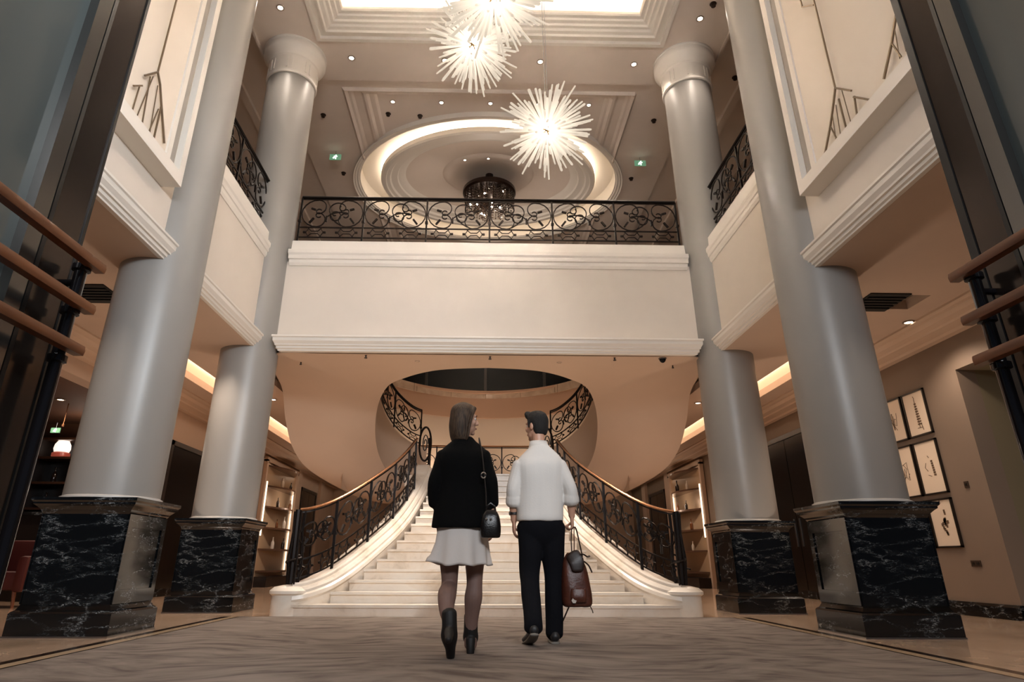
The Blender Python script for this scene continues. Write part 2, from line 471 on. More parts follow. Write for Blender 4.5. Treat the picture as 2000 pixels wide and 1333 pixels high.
# right aisle wall with an opening towards the camera, left aisle wall with the shop recess
mb = MB(); mb.box(6.0, 6.25, 7.6, 26, 0, 4.8); mb.box(6.0, 6.25, .4, 7.6, 2.92, 4.8); struct('wall_right', mb, GREIGE)
mb = MB(); mb.box(6.25, 9.4, 7.6, 7.8, 0, 3.4); mb.box(6.25, 9.4, .4, 7.6, 2.92, 3.1); mb.box(9.4, 9.6, .4, 7.8, 0, 3.4); struct('wall_right_recess', mb, mat('olive_wall', '#7d7158', .75))
mb = MB(); mb.box(-6.25, -6.0, 11.4, 26, 0, 4.8); mb.box(-6.25, -6.0, .4, 11.4, 3.1, 4.8); struct('wall_left', mb, TANP)
mb = MB(); mb.box(-9.6, -6.25, 12.3, 12.5, 0, 3.3); mb.box(-9.6, -6.25, .4, 12.3, 3.1, 3.3); mb.box(-9.6, -9.4, .4, 12.3, 0, 3.3); struct('wall_left_shop', mb, mat('shop_wall', '#5b3d2c', .7))
mb = MB(); mb.box(-9.6, 9.6, 26, 26.2, 0, 5); struct('wall_back', mb, TANP)
BB = [(0, 0), (0, .16), (.02, .16), (.03, .13), (.035, 0)]
mb = MB(); mb.sweep_line(BB, (6.0, 7.6, 0), (6.0, 26, 0), (-1, 0, 0)); struct('baseboard_right', mb, 'black_marble')
mb = MB(); mb.sweep_line(BB, (6.0, 7.6, 0), (9.4, 7.6, 0), (0, -1, 0)); struct('baseboard_recess', mb, 'black_marble')
mb = MB(); mb.sweep_line(BB, (-6.0, 11.4, 0), (-6.0, 26, 0), (1, 0, 0)); struct('baseboard_left', mb, 'black_marble')

# ------------------------------------------------------------------ main ceiling with lit coffer
CX0, CX1, CY0, CY1 = -3.03, 3.03, 2.3, 8.50
mb = MB()
mb.box(-4.15, CX0, .4, 9.56, 9.25, 9.42); mb.box(CX1, 4.15, .4, 9.56, 9.25, 9.42)
mb.box(CX0, CX1, .4, CY0, 9.25, 9.42); mb.box(CX0, CX1, CY1, 9.56, 9.25, 9.42)
struct('ceiling', mb, CEILP)
def rect_rings(prof, x0, x1, y0, y1):
    return [[(x0+d, y0+d, z), (x1-d, y0+d, z), (x1-d, y1-d, z), (x0+d, y1-d, z)] for d, z in prof]
mb = MB(); mb.rings(rect_rings([(-.07, 9.26), (-.07, 9.215), (.0, 9.215), (.01, 9.27), (.09, 9.27), (.1, 9.235), (.13, 9.235), (.15, 9.27), (.21, 9.28), (.24, 9.31), (.29, 9.315), (.31, 9.35), (.37, 9.36), (.39, 9.39), (.45, 9.395), (.47, 9.42), (.47, 9.47), (.02, 9.47), (.02, 10.02)], CX0, CX1, CY0, CY1), cap=False)
trim(mb, TRIM)
mb = MB(); mb.box(CX0-.1, CX1+.1, CY0-.1, CY1+.1, 10.02, 10.12); struct('ceiling_coffer', mb, TRIM)
def cove_rect(name, label, d, z, x0, x1, y0, y1, w=.14):
    mb = MB()
    mb.rings(rect_rings([(d, z), (d+w, z), (d+w, z+.03), (d, z+.03), (d, z)], x0, x1, y0, y1), cap=False)
    return tag(mb.build(name, COVE_C), label, 'light strip')
cove_rect('cove_strip', 'warm cove light strip around the big rectangular ceiling coffer', .22, 9.475, CX0, CX1, CY0, CY1)

# ------------------------------------------------------------------ back ceiling: coffer mouldings and oval trough
OY, ORX, ORY = 13.35, 3.30, 2.72
def ell(rx, ry, z, n=128): return [(rx*math.cos(2*PI*j/n), OY+ry*math.sin(2*PI*j/n), z) for j in range(n)]
def back_ceiling():
    xs = [-4.15+.05*i for i in range(167)]; ys = [9.56+.05*i for i in range(180)]
    def h(x, y):
        d = min((2.95-abs(x))*.45, y-9.88, 16.9-y)
        for e, z in ((0, 0), (.10, .03), (.2, .06), (.25, .02), (.42, .02), (.44, .10), (.60, .12), (.66, .20)):
            pass
        z = 9.35
        for e, dz in ((0, -.05), (.03, .06), (.09, .03), (.16, -.025), (.21, .05), (.27, .035)):
            if d > e: z += dz
        return z
    mb = MB(); idx = {}
    for i, x in enumerate(xs):
        for j, y in enumerate(ys):
            idx[i, j] = len(mb.v); mb.v.append((x, y, h(x, y)))
    for i in range(len(xs)-1):
        for j in range(len(ys)-1):
            x, y = xs[i]+.025, ys[j]+.025
            if (x/(ORX-.07))**2 + ((y-OY)/(ORY-.07))**2 < 1: continue
            mb.f.append((idx[i, j], idx[i+1, j], idx[i+1, j+1], idx[i, j+1]))
    struct('ceiling_back', mb, CEILP)
back_ceiling()
mb = MB(); mb.rings([ell(ORX+a, ORY+a, z) for a, z in ((.0, 9.60), (.0, 9.33), (.03, 9.30), (.03, 9.33), (-.03, 9.32), (-.05, 9.34), (-.10, 9.34), (-.11, 9.36), (-.14, 9.365), (-.14, 9.74), (-.95, 9.74))], cap=False)
trim(mb, TRIM, .6)
mb = MB(); mb.rings([ell(2.67+a, 2.09+a, z) for a, z in ((-.3, 9.60), (-.1, 9.60), (.0, 9.56), (.0, 9.44), (-.03, 9.40), (-.12, 9.40), (-.14, 9.44), (-.22, 9.45), (-.25, 9.50), (-.40, 9.52), (-.42, 9.56), (-.55, 9.60), (-.62, 9.66))], cap=False)
trim(mb, TRIM, .6)
mb = MB(); mb.rings([ell(rx, ry, z) for rx, ry, z in ((2.1, 1.52, 9.64), (1.6, 1.2, 9.70), (1.15, .9, 9.73), (1.1, .86, 9.68), (1.0, .8, 9.66), (.7, .6, 9.70), (.3, .3, 9.74), (.01, .01, 9.75))], cap=False)
struct('ceiling_dome', mb, CEILP, .6)
mb = MB(); mb.rings([ell(2.62, 2.04, 9.605), ell(2.67, 2.09, 9.605), ell(2.67, 2.09, 9.63), ell(2.62, 2.04, 9.63), ell(2.62, 2.04, 9.605)], cap=False)
tag(mb.build('cove_strip', COVE), 'warm cove light strip in the oval ceiling ring', 'light strip')
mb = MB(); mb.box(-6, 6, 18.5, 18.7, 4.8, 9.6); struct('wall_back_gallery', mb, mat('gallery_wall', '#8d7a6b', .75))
# dark windows of the upper back wall
t = thing('window_1', 'wide dark night window behind the upper landing above the staircase', 'window', (0, 18.45, 4.9)); t['kind'] = 'structure'
mb = MB(); mb.box(-3.6, 3.6, 18.44, 18.48, 4.9, 7.2); mb.build('pane', GLASSD, t)
mb = MB()
for x in (-3.6, -1.8, 0, 1.8, 3.6): mb.box(x-.04, x+.04, 18.38, 18.49, 4.86, 7.24)
mb.box(-3.6, 3.6, 18.38, 18.49, 7.2, 7.28); mb.box(-3.6, 3.6, 18.38, 18.49, 4.82, 4.9)
mb.build('window_frame', BRONZE, t)
# upper floor round the stair well
def upper_floor():
    mb = MB(); n = 96
    A = []; B = []
    for j in range(n):
        a = 2*PI*j/n
        c, s = math.cos(a), math.sin(a)
        A.append((2.75*c, 12.9+3.1*s))
        q = min(5.98/max(abs(c), 1e-6), (5.6 if s > 0 else 3.62)/max(abs(s), 1e-6))
        B.append((q*c, 12.9+q*s))
    ra = lambda P, z: [(x, y, z) for x, y in P]
    mb.rings([ra(A, 4.6), ra(A, 4.8), ra(B, 4.8), ra(B, 4.6), ra(A, 4.6)], cap=False)
    struct('floor_upper', mb, 'floor_marble')
upper_floor()
# ------------------------------------------------------------------ iron railings
def arc(cx, cy, r, a0, a1, n=18, ry=None):
    return [(cx+r*math.cos(a0+(a1-a0)*i/n), cy+(ry or r)*math.sin(a0+(a1-a0)*i/n)) for i in range(n+1)]
def spiral(cx, cy, r0, r1, a0, turns, n=16):
    return [(cx+(r0+(r1-r0)*i/n)*math.cos(a0+2*PI*turns*i/n), cy+(r0+(r1-r0)*i/n)*math.sin(a0+2*PI*turns*i/n)) for i in range(n+1)]
def pattern(Wd, v0, v1, flip=False):
    """scrollwork of one railing panel in (u, v) metres: list of (polyline, radius)"""
    h = v1-v0; r = h*.475; cy = v0+h*.5; out = []
    th = .0115
    sc = min(1.0, Wd/(h*1.9)); r *= sc
    def curl(x, y, hd, segs, sg):
        pts = [(x, y)]
        for rad, deg in segs:
            n = max(3, int(deg/16))
            for _ in range(n):
                da = deg/n*PI/180; hd += sg*da/2; L_ = 2*rad*math.sin(da/2)
                x += L_*math.cos(hd); y += L_*math.sin(hd); hd += sg*da/2; pts.append((x, y))
        return pts
    cl, cr = r+.02, Wd-r-.02
    for c, d in ((cl, 1), (cr, -1)):
        for q in (1, -1):
            out.append((curl(c-d*r, cy, q*PI/2, [(r, 92), (r*.52, 165), (r*.17, 250)], -d*q), th))
        out.append(([(c-d*r*.12, cy+r*.26), (c-d*r*.42, cy+r*.36)], th*1.8))
        out.append(([(c-d*r*.2, cy-r*.36), (c-d*r*.46, cy-r*.72)], th*1.8))
    m = Wd/2
    out.append((curl(m+r*.62, cy-r*.9, PI*.86, [(r*1.5, 52), (r*.55, 165), (r*.2, 260)], -1), th))
    out.append((curl(m-r*.12, cy-r*.15, -PI*.55, [(r*.34, 300), (r*.14, 200)], 1), th))
    out.append(([(m-r*.45, cy-r*.35), (m-r*.05, cy-r*.02), (m+r*.45, cy+r*.10), (cr-r*.05, cy+r*.06)], th))
    out.append(([(cl+r*.62, cy-r*.62), (m-r*.35, cy-r*.2)], th*1.7))
    if flip: out = [([(Wd-u, v) for u, v in p], t) for p, t in out]
    return out
def frieze(Wd, v0, v1):
    out = []; h = v1-v0; n = max(2, int(round(Wd/(h*3.0)))); c = (v0+v1)/2
    for i in range(n):
        a = Wd*(i+.08)/n; b = Wd*(i+.92)/n; q = (b-a)
        out.append(([(a+q*.22, v0), (a+q*.38, c-h*.12), (a+q*.62, c-h*.12), (a+q*.78, v0)], .009))
        out.append(([(a+q*.22, v1), (a+q*.38, c+h*.12), (a+q*.62, c+h*.12), (a+q*.78, v1)], .009))
        for e, d in ((a+q*.1, 1), (a+q*.9, -1)):
            out.append(([(e-d*q*.02, c), (e+d*q*.08, c)], .02))
            out.append(([(e+d*q*.08, c), (e+d*q*.2, v0)], .008)); out.append(([(e+d*q*.08, c), (e+d*q*.2, v1)], .008))
    return out
def railing(name, label, path, posts, h, group=None, fr=.22, rail_mat=None, rail_r=.03, post_r=.02, base_gap=.06, brackets=False, over=0, end_posts=True, newel=None):
    """path: base polyline (Vectors); posts: list of path fractions; h: height"""
    path = resample([Vector(p) for p in path], 80)
    d = [0]
    for a, b in zip(path, path[1:]): d.append(d[-1]+(b-a).length)
    T = d[-1]
    def at(sv):
        sv = max(0, min(T, sv))
        for i in range(79):
            if d[i+1] >= sv - 1e-9: break
        k_ = (sv-d[i])/max(d[i+1]-d[i], 1e-9)
        return path[i].lerp(path[i+1], k_)
    t = thing(name, label, 'railing', tuple(path[40]), group)
    up = Vector((0, 0, 1))
    mb = MB()
    hp = [p+up*h for p in path]
    mb.tube(hp, rail_r, 8, flat=(1.1, .7))
    mb.build('handrail', rail_mat or IRON, t, smooth=True)
    fh = base_gap + (h-base_gap)*fr
    mb = MB()
    for z in (base_gap, fh): mb.tube([p+up*z for p in path], .014, 4)
    mb.tube([p+up*(h-.035) for p in path], .012, 4)
    mb.build('rail_bar', IRON, t)
    for f in posts:
        p = at(f*T); mb = MB()
        mb.tube([p, p+up*(h-.01)], post_r, 4)
        mb.tube([p+up*(h*.48), p+up*(h*.52)], post_r*1.7, 4)
        mb.build('post', IRON, t)
    for f0, f1 in zip(posts, posts[1:]):
        s0, s1 = f0*T, f1*T; Wd = s1-s0
        mb = MB()
        for pl, r in pattern(Wd, fh, h-.035, flip=((f0+f1)/2 > .5)) + frieze(Wd, base_gap, fh):
            mb.tube([at(s0+u)+up*v for u, v in pl], r, 4)
        mb.build('scroll_panel', IRON, t)
    return t
Yr = 9.13
fr = [0, 1/6, 2/6, 3/6, 4/6, 5/6, 1]
railing('balcony_railing', 'black iron scroll railing across the back balcony under the oval', [(-3.16, Yr, 5.41), (3.16, Yr, 5.41)], fr, .92, rail_r=.032, fr=.245, base_gap=.16)
for s, nm in ((-1, 'left'), (1, 'right')):
    railing('balcony_railing', 'black iron scroll railing on the %s side gallery between two columns' % nm, [(s*3.57, 6.35, 5.42), (s*3.57, 8.62, 5.42)], [0, .5, 1], .87, rail_r=.032, fr=.22, base_gap=.1)

# ------------------------------------------------------------------ grand staircase
R, T_, Y0 = .127, .25, 8.1
NS = 17
def halfw(y):
    pts = [(8.1, 2.45), (8.2, 2.02), (8.35, 1.85), (8.6, 1.68), (8.85, 1.55), (9.1, 1.43), (9.35, 1.33), (9.6, 1.24), (9.85, 1.165), (10.1, 1.10), (10.6, 1.02), (11.35, .95), (12.3, .95)]
    for (a, b), (c, d) in zip(pts, pts[1:]):
        if y <= c: return b+(d-b)*max(0, (y-a))/(c-a)
    return pts[-1][1]
st = thing('staircase', 'wide cream marble staircase rising between two curved balustrades', 'staircase', (0, 8.1, 0))
for i in range(NS):
    y0 = Y0+T_*i; z1 = R*(i+1); mb = MB()
    y1 = y0+T_ if i < NS-1 else 14.9
    w0, w1 = halfw(y0), halfw(y1)
    if i == 0:
        # bullnose bottom step wider than the flight
        pts = [(-2.42, y0+.22), (-2.46, y0+.10), (-2.38, y0+.02), (-2.2, y0), (2.2, y0), (2.38, y0+.02), (2.46, y0+.10), (2.42, y0+.22), (2.3, y1), (-2.3, y1)]
        mb.rings([[(x, y, 0) for x, y in pts], [(x, y, z1-.035) for x, y in pts]])
        mb.rings([[(x*1.004, y-.018 if y < y0+.05 else y, z1-.034) for x, y in pts], [(x*1.004, y-.018 if y < y0+.05 else y, z1) for x, y in pts]])
    else:
        wa = w0+.06; wb = w1+.06
        if i == NS-1: wb = wa
        mb.rings([[(-wa, y0, z1-R-.01), (wa, y0, z1-R-.01), (wb, y1, z1-R-.01), (-wb, y1, z1-R-.01)], [(-wa, y0, z1-.03), (wa, y0, z1-.03), (wb, y1, z1-.03), (-wb, y1, z1-.03)]])
        mb.rings([[(-wa, y0-.034, z1-.029), (wa, y0-.034, z1-.029), (wb, y1, z1-.029), (-wb, y1, z1-.029)], [(-wa, y0-.034, z1), (wa, y0-.034, z1), (wb, y1, z1), (-wb, y1, z1)]])
    mb.build('step' if i < NS-1 else 'landing', 'stair_marble', st)
def nosing(y): return min(max((y-Y0)/T_+1, 0), NS)*R
SP = spline([(2.36, 8.24), (2.22, 8.30), (2.04, 8.47), (1.85, 8.8), (1.64, 9.3), (1.46, 9.8), (1.34, 10.3), (1.25, 10.9), (1.18, 11.6), (1.15, 12.4)], 6)
def zt(y): return max(.30, min(nosing(y-.05)+.17, 2.33))
for s in (-1, 1):
    path = [Vector((s*p.x, p.y, 0)) for p in SP]
    rg = []
    for i, p in enumerate(path):
        tn = (path[min(i+1, len(path)-1)]-path[max(i-1, 0)]).normalized()
        nv = Vector((-tn.y, tn.x, 0))*(-1 if s < 0 else 1)     # towards the treads
        if nv.x*s > 0: nv = -nv
        z = zt(p.y)
        prof = [(-.15, 0), (-.15, z-.06), (-.17, z-.05), (-.17, z-.01), (-.15, z+.01), (.06, z+.01), (.075, z-.01), (.075, z-.04), (.11, z-.05), (.135, z-.08), (.135, z-.11), (.16, z-.13), (.17, z-.17), (.15, z-.2), (.15, 0)]
        rg.append([p+nv*a+Vector((0, 0, b)) for a, b in prof])
    mb = MB(); mb.rings(rg); mb.build('stringer', 'stair_marble', st, smooth=.5)
    # rounded end block of the stringer
    mb = MB()
    e = path[0]; mb.lathe([(.22, 0), (.22, zt(8.2)-.10), (.25, zt(8.2)-.08), (.25, zt(8.2)-.05), (.2, zt(8.2)-.01), (.1, zt(8.2)+.011)], (e.x+s*.02, e.y+.06, 0), 32)
    mb.build('end_block', 'stair_marble', st, smooth=.5)
    nm = 'left' if s < 0 else 'right'
    rp = [Vector((p.x, p.y, zt(p.y))) for p in path if p.y < 11.05]
    rl = railing('stair_railing', 'black iron scroll balustrade with copper handrail on %s side of marble stairs' % nm, rp, [0.0, .16, .40, .64, .85, 1.0], .86, group='balustrades of the marble staircase', rail_mat=BRASS, rail_r=.026, post_r=.024, fr=.26)
    # volute newel at the foot
    q = rp[0]; o = wloc(rl)
    mb = MB()
    mb.tube([q+Vector((s*.02, -.02, 0)), q+Vector((s*.02, -.02, .86))], .035, 8)
    mb.tube([q+Vector((.13*math.cos(a)*(1-a/16), .13*math.sin(a)*(1-a/16), .18+.02*a)) for a in [i*.5 for i in range(18)]], .012, 5)
    for a in range(6):
        c_, s_ = math.cos(a*PI/3), math.sin(a*PI/3)
        mb.tube([q+Vector((.07*c_, .07*s_, 0)), q+Vector((.09*c_, .09*s_, .3)), q+Vector((.06*c_, .06*s_, .6)), q+Vector((.07*c_, .07*s_, .84))], .011, 5)
    mb.build('newel', IRON, rl)
railing('landing_railing', 'low black iron scroll railing along the back of the stair landing', [(-1.9, 14.75, 2.16), (1.9, 14.75, 2.16)], [0, .2, .4, .6, .8, 1], .98, rail_mat=BRASS, rail_r=.03)

# ------------------------------------------------------------------ curved upper flights (sculpted soffits) and well
Ic = [(0, 9.58, 3.49), (-.55, 9.65, 3.49), (-.95, 9.80, 3.49), (-1.38, 10.15, 3.48), (-1.76, 10.65, 3.45), (-2.04, 11.45, 3.25), (-2.15, 12.1, 2.88), (-2.13, 12.7, 2.55), (-1.95, 13.2, 2.25), (-1.62, 13.65, 2.02), (-1.3, 13.9, 1.95)]
Oc = [(0, 8.93, 3.49), (-1.3, 8.93, 3.49), (-2.4, 8.93, 3.49), (-3.15, 8.94, 3.49), (-3.42, 9.5, 3.48), (-3.56, 10.6, 3.38), (-3.66, 11.3, 3.0), (-3.62, 11.9, 2.55), (-3.38, 12.5, 2.22), (-2.75, 13.6, 1.9), (-2.3, 14.1, 1.8)]
NSF = 72
I2 = resample(spline(Ic, 12), NSF); O2 = resample(spline(Oc, 12), NSF)
RAMPM = mat('ramp_plaster', '#bda48f', .6, var=.015)
for s, nm in ((-1, 'left'), (1, 'right')):
    t = thing('curved_flight', 'smooth brown curved stair flight sweeping up from landing on the %s' % nm, 'curved stairs', (s*2.9, 12.5, 2.2))
    I = [Vector((p.x*-s, p.y, p.z)) for p in I2]; O = [Vector((p.x*-s, p.y, p.z)) for p in O2]
    rg = []
    for a, b in zip(I, O):
        row = []
        for j in range(13):
            k_ = j/12; p = a.lerp(b, k_)
            p.z -= .10*math.sin(PI*k_)*min(1, max(0, (3.5-min(a.z, b.z))/.5))
            row.append(p)
        rg.append(row)
    mb = MB(); mb.rings(rg, cap=False, closed=False); mb.build('soffit', RAMPM, t, smooth='all')
    FH = lambda i: .04 + .66*min(1, max(0, (i-24)/26))
    mb = MB(); mb.rings([[a, a+Vector((0, 0, FH(i)+.3))] for i, a in enumerate(I)], cap=False, closed=False)
    mb.build('inner_string', RAMPM, t, smooth='all')
    mb = MB(); mb.rings([[b, b+Vector((0, 0, .02+.98*min(1, max(0, (3.4-b.z)/.3))))] for b in O], cap=False, closed=False)
    mb.build('outer_string', RAMPM, t, smooth='all')
    mb = MB()
    for i in range(44, NSF-4, 3):
        b0, b1 = O[i], O[min(i+3, NSF-1)]; a0, a1 = I[i].lerp(b0, .08), I[min(i+3, NSF-1)].lerp(b1, .08)
        z = a0.z+FH(i)+.1
        mb.rings([[(v.x, v.y, z-.2) for v in (a0, a1, b1, b0)], [(v.x, v.y, z) for v in (a0, a1, b1, b0)]])
    mb.build('tread_block', 'stair_marble', t)
    rp = [I[i]+Vector((s*-.0, 0, FH(i)+.3)) for i in range(69, 33, -1)]
    railing('stair_railing', 'black iron scroll railing climbing the inner edge of the %s curved flight' % nm, rp, [0, .3, .62, .9, 1], .80, group='balustrades of the curved flights', rail_r=.026, post_r=.022)
    vl = [o_ for o_ in COL.objects if o_.name.startswith('stair_railing')][-1]
    q = rp[0]; mb = MB()      # big oval curl and newel where the rail meets the landing
    e0 = Vector((s*1.22, 12.55, 2.80))
    mb.tube([e0+Vector((.115*math.cos(a), .03*math.sin(a), .34*math.sin(a))) for a in [i*PI/14 for i in range(28)]], .022, 6, closed=True)
    mb.tube([e0+Vector((.06*math.cos(a)*(1-a/14), 0, .2*math.sin(a)*(1-a/14))) for a in [i*.5 for i in range(20)]], .012, 5)
    mb.tube([e0+Vector((s*-.09, .02, -.62)), e0+Vector((s*-.09, .02, .12))], .03, 8)
    mb.build('volute', IRON, vl)
# back wall of the stair well: far half of a cylinder
def cyl(z0, z1, rx, ry, cy, a0, a1, n=48):
    return [[(rx*math.cos(a0+(a1-a0)*i/n), cy+ry*math.sin(a0+(a1-a0)*i/n), z) for z in (z0, z1)] for i in range(n+1)]
WA = (2.85, 3.05, 13.0, -.12, PI+.12)
mb = MB(); mb.rings(cyl(1.95, 4.08, *WA), cap=False, closed=False); struct('wall_stairwell', mb, mat('well_wall', '#cdb7a1', .7), True)
mb = MB(); mb.rings([[(p[0]*k_, 13.0+(p[1]-13.0)*k_, z) for k_, z in ((1, 4.08), (.985, 4.08), (.985, 4.72), (.97, 4.74), (.97, 4.80), (1.25, 4.80))] for (p, _) in cyl(0, 1, *WA)], cap=False, closed=False)
struct('wall_stairwell_band', mb, mat('well_band', '#b58f74', .65), .5)
mb = MB(); n_ = 40
def half(rx, ry, z): return [(rx*math.cos(PI*i/n_), 12.25+ry*math.sin(PI*i/n_), z) for i in range(n_+1)]
mb.rings([half(1.0, 2.2, 0.02), half(1.1, 2.4, 1.2), half(1.55, 3.6, 1.95), half(1.55, 3.6, 2.155)])
mb.build('landing', 'stair_marble', st)
# ------------------------------------------------------------------ chandeliers
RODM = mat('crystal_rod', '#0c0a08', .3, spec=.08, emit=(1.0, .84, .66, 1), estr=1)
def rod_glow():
    # bulb light put in as rod emission: strong at root, weaker at tip
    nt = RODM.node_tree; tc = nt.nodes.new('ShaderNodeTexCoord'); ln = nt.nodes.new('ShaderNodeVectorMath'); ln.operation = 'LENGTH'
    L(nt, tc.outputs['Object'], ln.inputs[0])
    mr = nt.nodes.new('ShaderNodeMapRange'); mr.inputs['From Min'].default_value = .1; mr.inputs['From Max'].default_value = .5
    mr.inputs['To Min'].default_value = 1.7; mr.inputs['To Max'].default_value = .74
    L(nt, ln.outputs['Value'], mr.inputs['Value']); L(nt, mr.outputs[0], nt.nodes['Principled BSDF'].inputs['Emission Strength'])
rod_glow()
CORE = mat('chandelier_core', '#8d7657', .25, metal=1)
BULB = mat('lamp_bulb', '#fff4e4', .5, emit=(1.0, .88, .70, 1), estr=60)
rod_meshes = []
for q in range(6):
    L_ = (.30, .36, .41, .45, .49, .53)[q]
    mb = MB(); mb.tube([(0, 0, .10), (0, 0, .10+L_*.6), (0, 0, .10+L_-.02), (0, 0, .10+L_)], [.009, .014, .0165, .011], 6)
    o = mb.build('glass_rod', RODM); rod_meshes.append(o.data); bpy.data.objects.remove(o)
def chandelier(loc, label, seed):
    rnd = random.Random(seed)
    t = thing('starburst_chandelier', label, 'chandelier', loc, 'starburst chandeliers')
    x, y, z = loc
    mb = MB(); mb.sphere(loc, .07, 16, 10); core = mb.build('core', CORE, t, smooth=True)
    mb = MB()
    for i in range(16):
        g = (i+.5)/16; th = math.acos(1-2*g); ph = i*2.39996
        d = Vector((math.sin(th)*math.cos(ph), math.sin(th)*math.sin(ph), math.cos(th)))
        mb.sphere(Vector(loc)+d*.105, .022, 8, 6)
    mb.build('bulb', BULB, core, smooth=True)
    mb = MB(); mb.tube([(x, y, z+.06), (x, y, 10.0)], .005, 5); mb.build('cable', STEEL, t)
    mb = MB(); mb.tube([(x+.03, y, z+.06), (x+.03, y, 10.0)], .004, 5); mb.build('cable', STEEL, t)
    mb = MB(); mb.lathe([(.09, 9.96), (.1, 9.99), (.1, 10.015)], (x, y, 0), 24); mb.build('ceiling_rose', STEEL, t)
    n = 100
    for i in range(n):
        g = (i+.5)/n; th = math.acos(1-2*g); ph = i*2.39996+rnd.uniform(-.15, .15); th += rnd.uniform(-.1, .1)
        d = Vector((math.sin(th)*math.cos(ph), math.sin(th)*math.sin(ph), math.cos(th)))
        o = bpy.data.objects.new('glass_rod', rnd.choice(rod_meshes)); COL.objects.link(o); o.parent = t
        o.rotation_mode = 'QUATERNION'; o.rotation_quaternion = d.to_track_quat('Z', 'Y')
    mb = MB()
    for i in range(90):
        g = rnd.random(); th = math.acos(1-2*g); ph = rnd.uniform(0, 2*PI)
        d = Vector((math.sin(th)*math.cos(ph), math.sin(th)*math.sin(ph), math.cos(th)))
        l_ = rnd.uniform(.3, .6)
        mb.tube([Vector(loc)+d*.1, Vector(loc)+d*(.1+l_*.6), Vector(loc)+d*(.1+l_)], [.010, .015, .011], 5)
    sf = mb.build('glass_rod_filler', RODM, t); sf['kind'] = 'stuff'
    light('POINT', 'chandelier_light', loc, CHAND_W, WARM, .14, parent=t)
    return t
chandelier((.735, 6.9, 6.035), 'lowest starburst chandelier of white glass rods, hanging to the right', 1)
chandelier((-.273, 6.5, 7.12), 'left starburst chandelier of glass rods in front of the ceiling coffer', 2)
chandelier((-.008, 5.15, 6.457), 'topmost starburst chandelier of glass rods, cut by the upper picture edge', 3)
# crystal drum under the oval dome
def drum():
    x, y = 0.03, 13.35
    t = thing('crystal_chandelier', 'dark round crystal chandelier under the oval dome behind the railing', 'chandelier', (x, y, 9.2))
    mb = MB(); mb.lathe([(.62, 9.12), (.66, 9.16), (.66, 9.24), (.5, 9.34), (.25, 9.44), (.1, 9.6), (.1, 9.72)], (x, y, 0), 48)
    mb.build('canopy', mat('smoked_metal', '#2b1d17', .3, metal=.6), t, smooth=.6)
    rnd = random.Random(5); mb = MB()
    for i in range(260):
        a = rnd.uniform(0, 2*PI); r = .62*math.sqrt(rnd.uniform(.25, 1)); zt_ = 9.12; l_ = rnd.uniform(.25, .62)*(1.15-r*.6)
        px, py = x+r*math.cos(a), y+r*math.sin(a)
        for q in range(int(l_/.07)):
            mb.sphere((px, py, zt_-.07*q-.03), (.017, .017, .03), 5, 4)
    mb.build('crystal_strands', mat('smoky_crystal', '#4a3a30', .08, spec=.9, trans=.35), t)['kind'] = 'stuff'
    mb = MB()
    for i in range(14):
        a = i*2*PI/14; r = .3 if i % 2 else .52
        mb.sphere((x+r*math.cos(a), y+r*math.sin(a), 8.98-.12*(i % 3)), .018, 8, 6)
    mb.build('bulb', BULB, t)
    light('POINT', 'drum_light', (x, y, 8.35), DRUM_W, WARM, .3, parent=t)
drum()

# ------------------------------------------------------------------ downlights, sprinklers
def downlight(x, y, z, label, power=0, r=.05, angle=1.7, col=WARM, grp='recessed downlights'):
    t = thing('downlight', label, 'ceiling light', (x, y, z), grp)
    mb = MB(); mb.lathe([(r, -.002), (r*1.45, -.004), (r*1.45, -.012), (r*1.05, -.016), (r*.95, -.006)], (x, y, z), 20); mb.build('trim_ring', mat('downlight_ring', '#8a7a6a', .4), t, smooth=True)
    mb = MB(); mb.lathe([(.001, -.008), (r*.92, -.008), (r*.92, -.004), (.001, -.004)], (x, y, z), 20); mb.build('lens', LENS, t)
    if power: light('SPOT', 'downlight_beam', (x, y, z-.03), power*1.6, col, .06, parent=t, angle=angle)
def sprinkler(x, y, z, label, r=.02):
    mb = MB(); mb.lathe([(r*1.9, 0), (r*1.9, -.006), (r*.8, -.012), (r*.6, -.04), (r*1.3, -.045), (r*1.3, -.055), (.001, -.06)], (x, y, z), 14)
    tag(mb.build('sprinkler', mat('sprinkler_metal', '#3a2c24', .4, metal=.5), smooth=.6), label, 'sprinkler', 'ceiling sprinkler heads')
Z1 = 9.25
for x, y, lb in ((-3.55, 7.88, 'downlight in front of the left white column capital, top left'), (3.56, 7.94, 'downlight in front of the right white column capital, top right'),
                 (-2.57, 8.98, 'downlight just right of the left column capital'), (.92, 8.99, 'downlight behind the cable of the lowest chandelier'), (2.67, 9.01, 'downlight just left of the right column capital'), (-.85, 9.0, 'downlight hidden behind the left starburst chandelier')):
    downlight(x, y, Z1, lb, SPOT_W if abs(x) > 2 else 0, .045)
ZB = 9.69
for x, lb in ((-1.96, 'first downlight from the left in the row above the oval'), (-.98, 'second downlight from the left in the row above the oval'), (.01, 'middle downlight in the row above the oval'), (.99, 'downlight behind the lowest chandelier in the row above the oval'), (2.01, 'rightmost downlight in the row above the oval')):
    k_ = (9.45-CAM_Z)/(9.25-CAM_Z)
    downlight((x+.09)*k_-.09, 10.14*k_, 9.45, lb, 0, .04)
for x, y, lb in ((-.55, 12.07, 'small downlight inside the dome, upper left of the crystal chandelier'), (-.01, 12.0, 'small downlight inside the dome, straight above the crystal chandelier')):
    k_ = (9.66-CAM_Z)/(9.25-CAM_Z); downlight((x+.09)*k_-.09, y*k_, 9.665, lb, 0, .03)
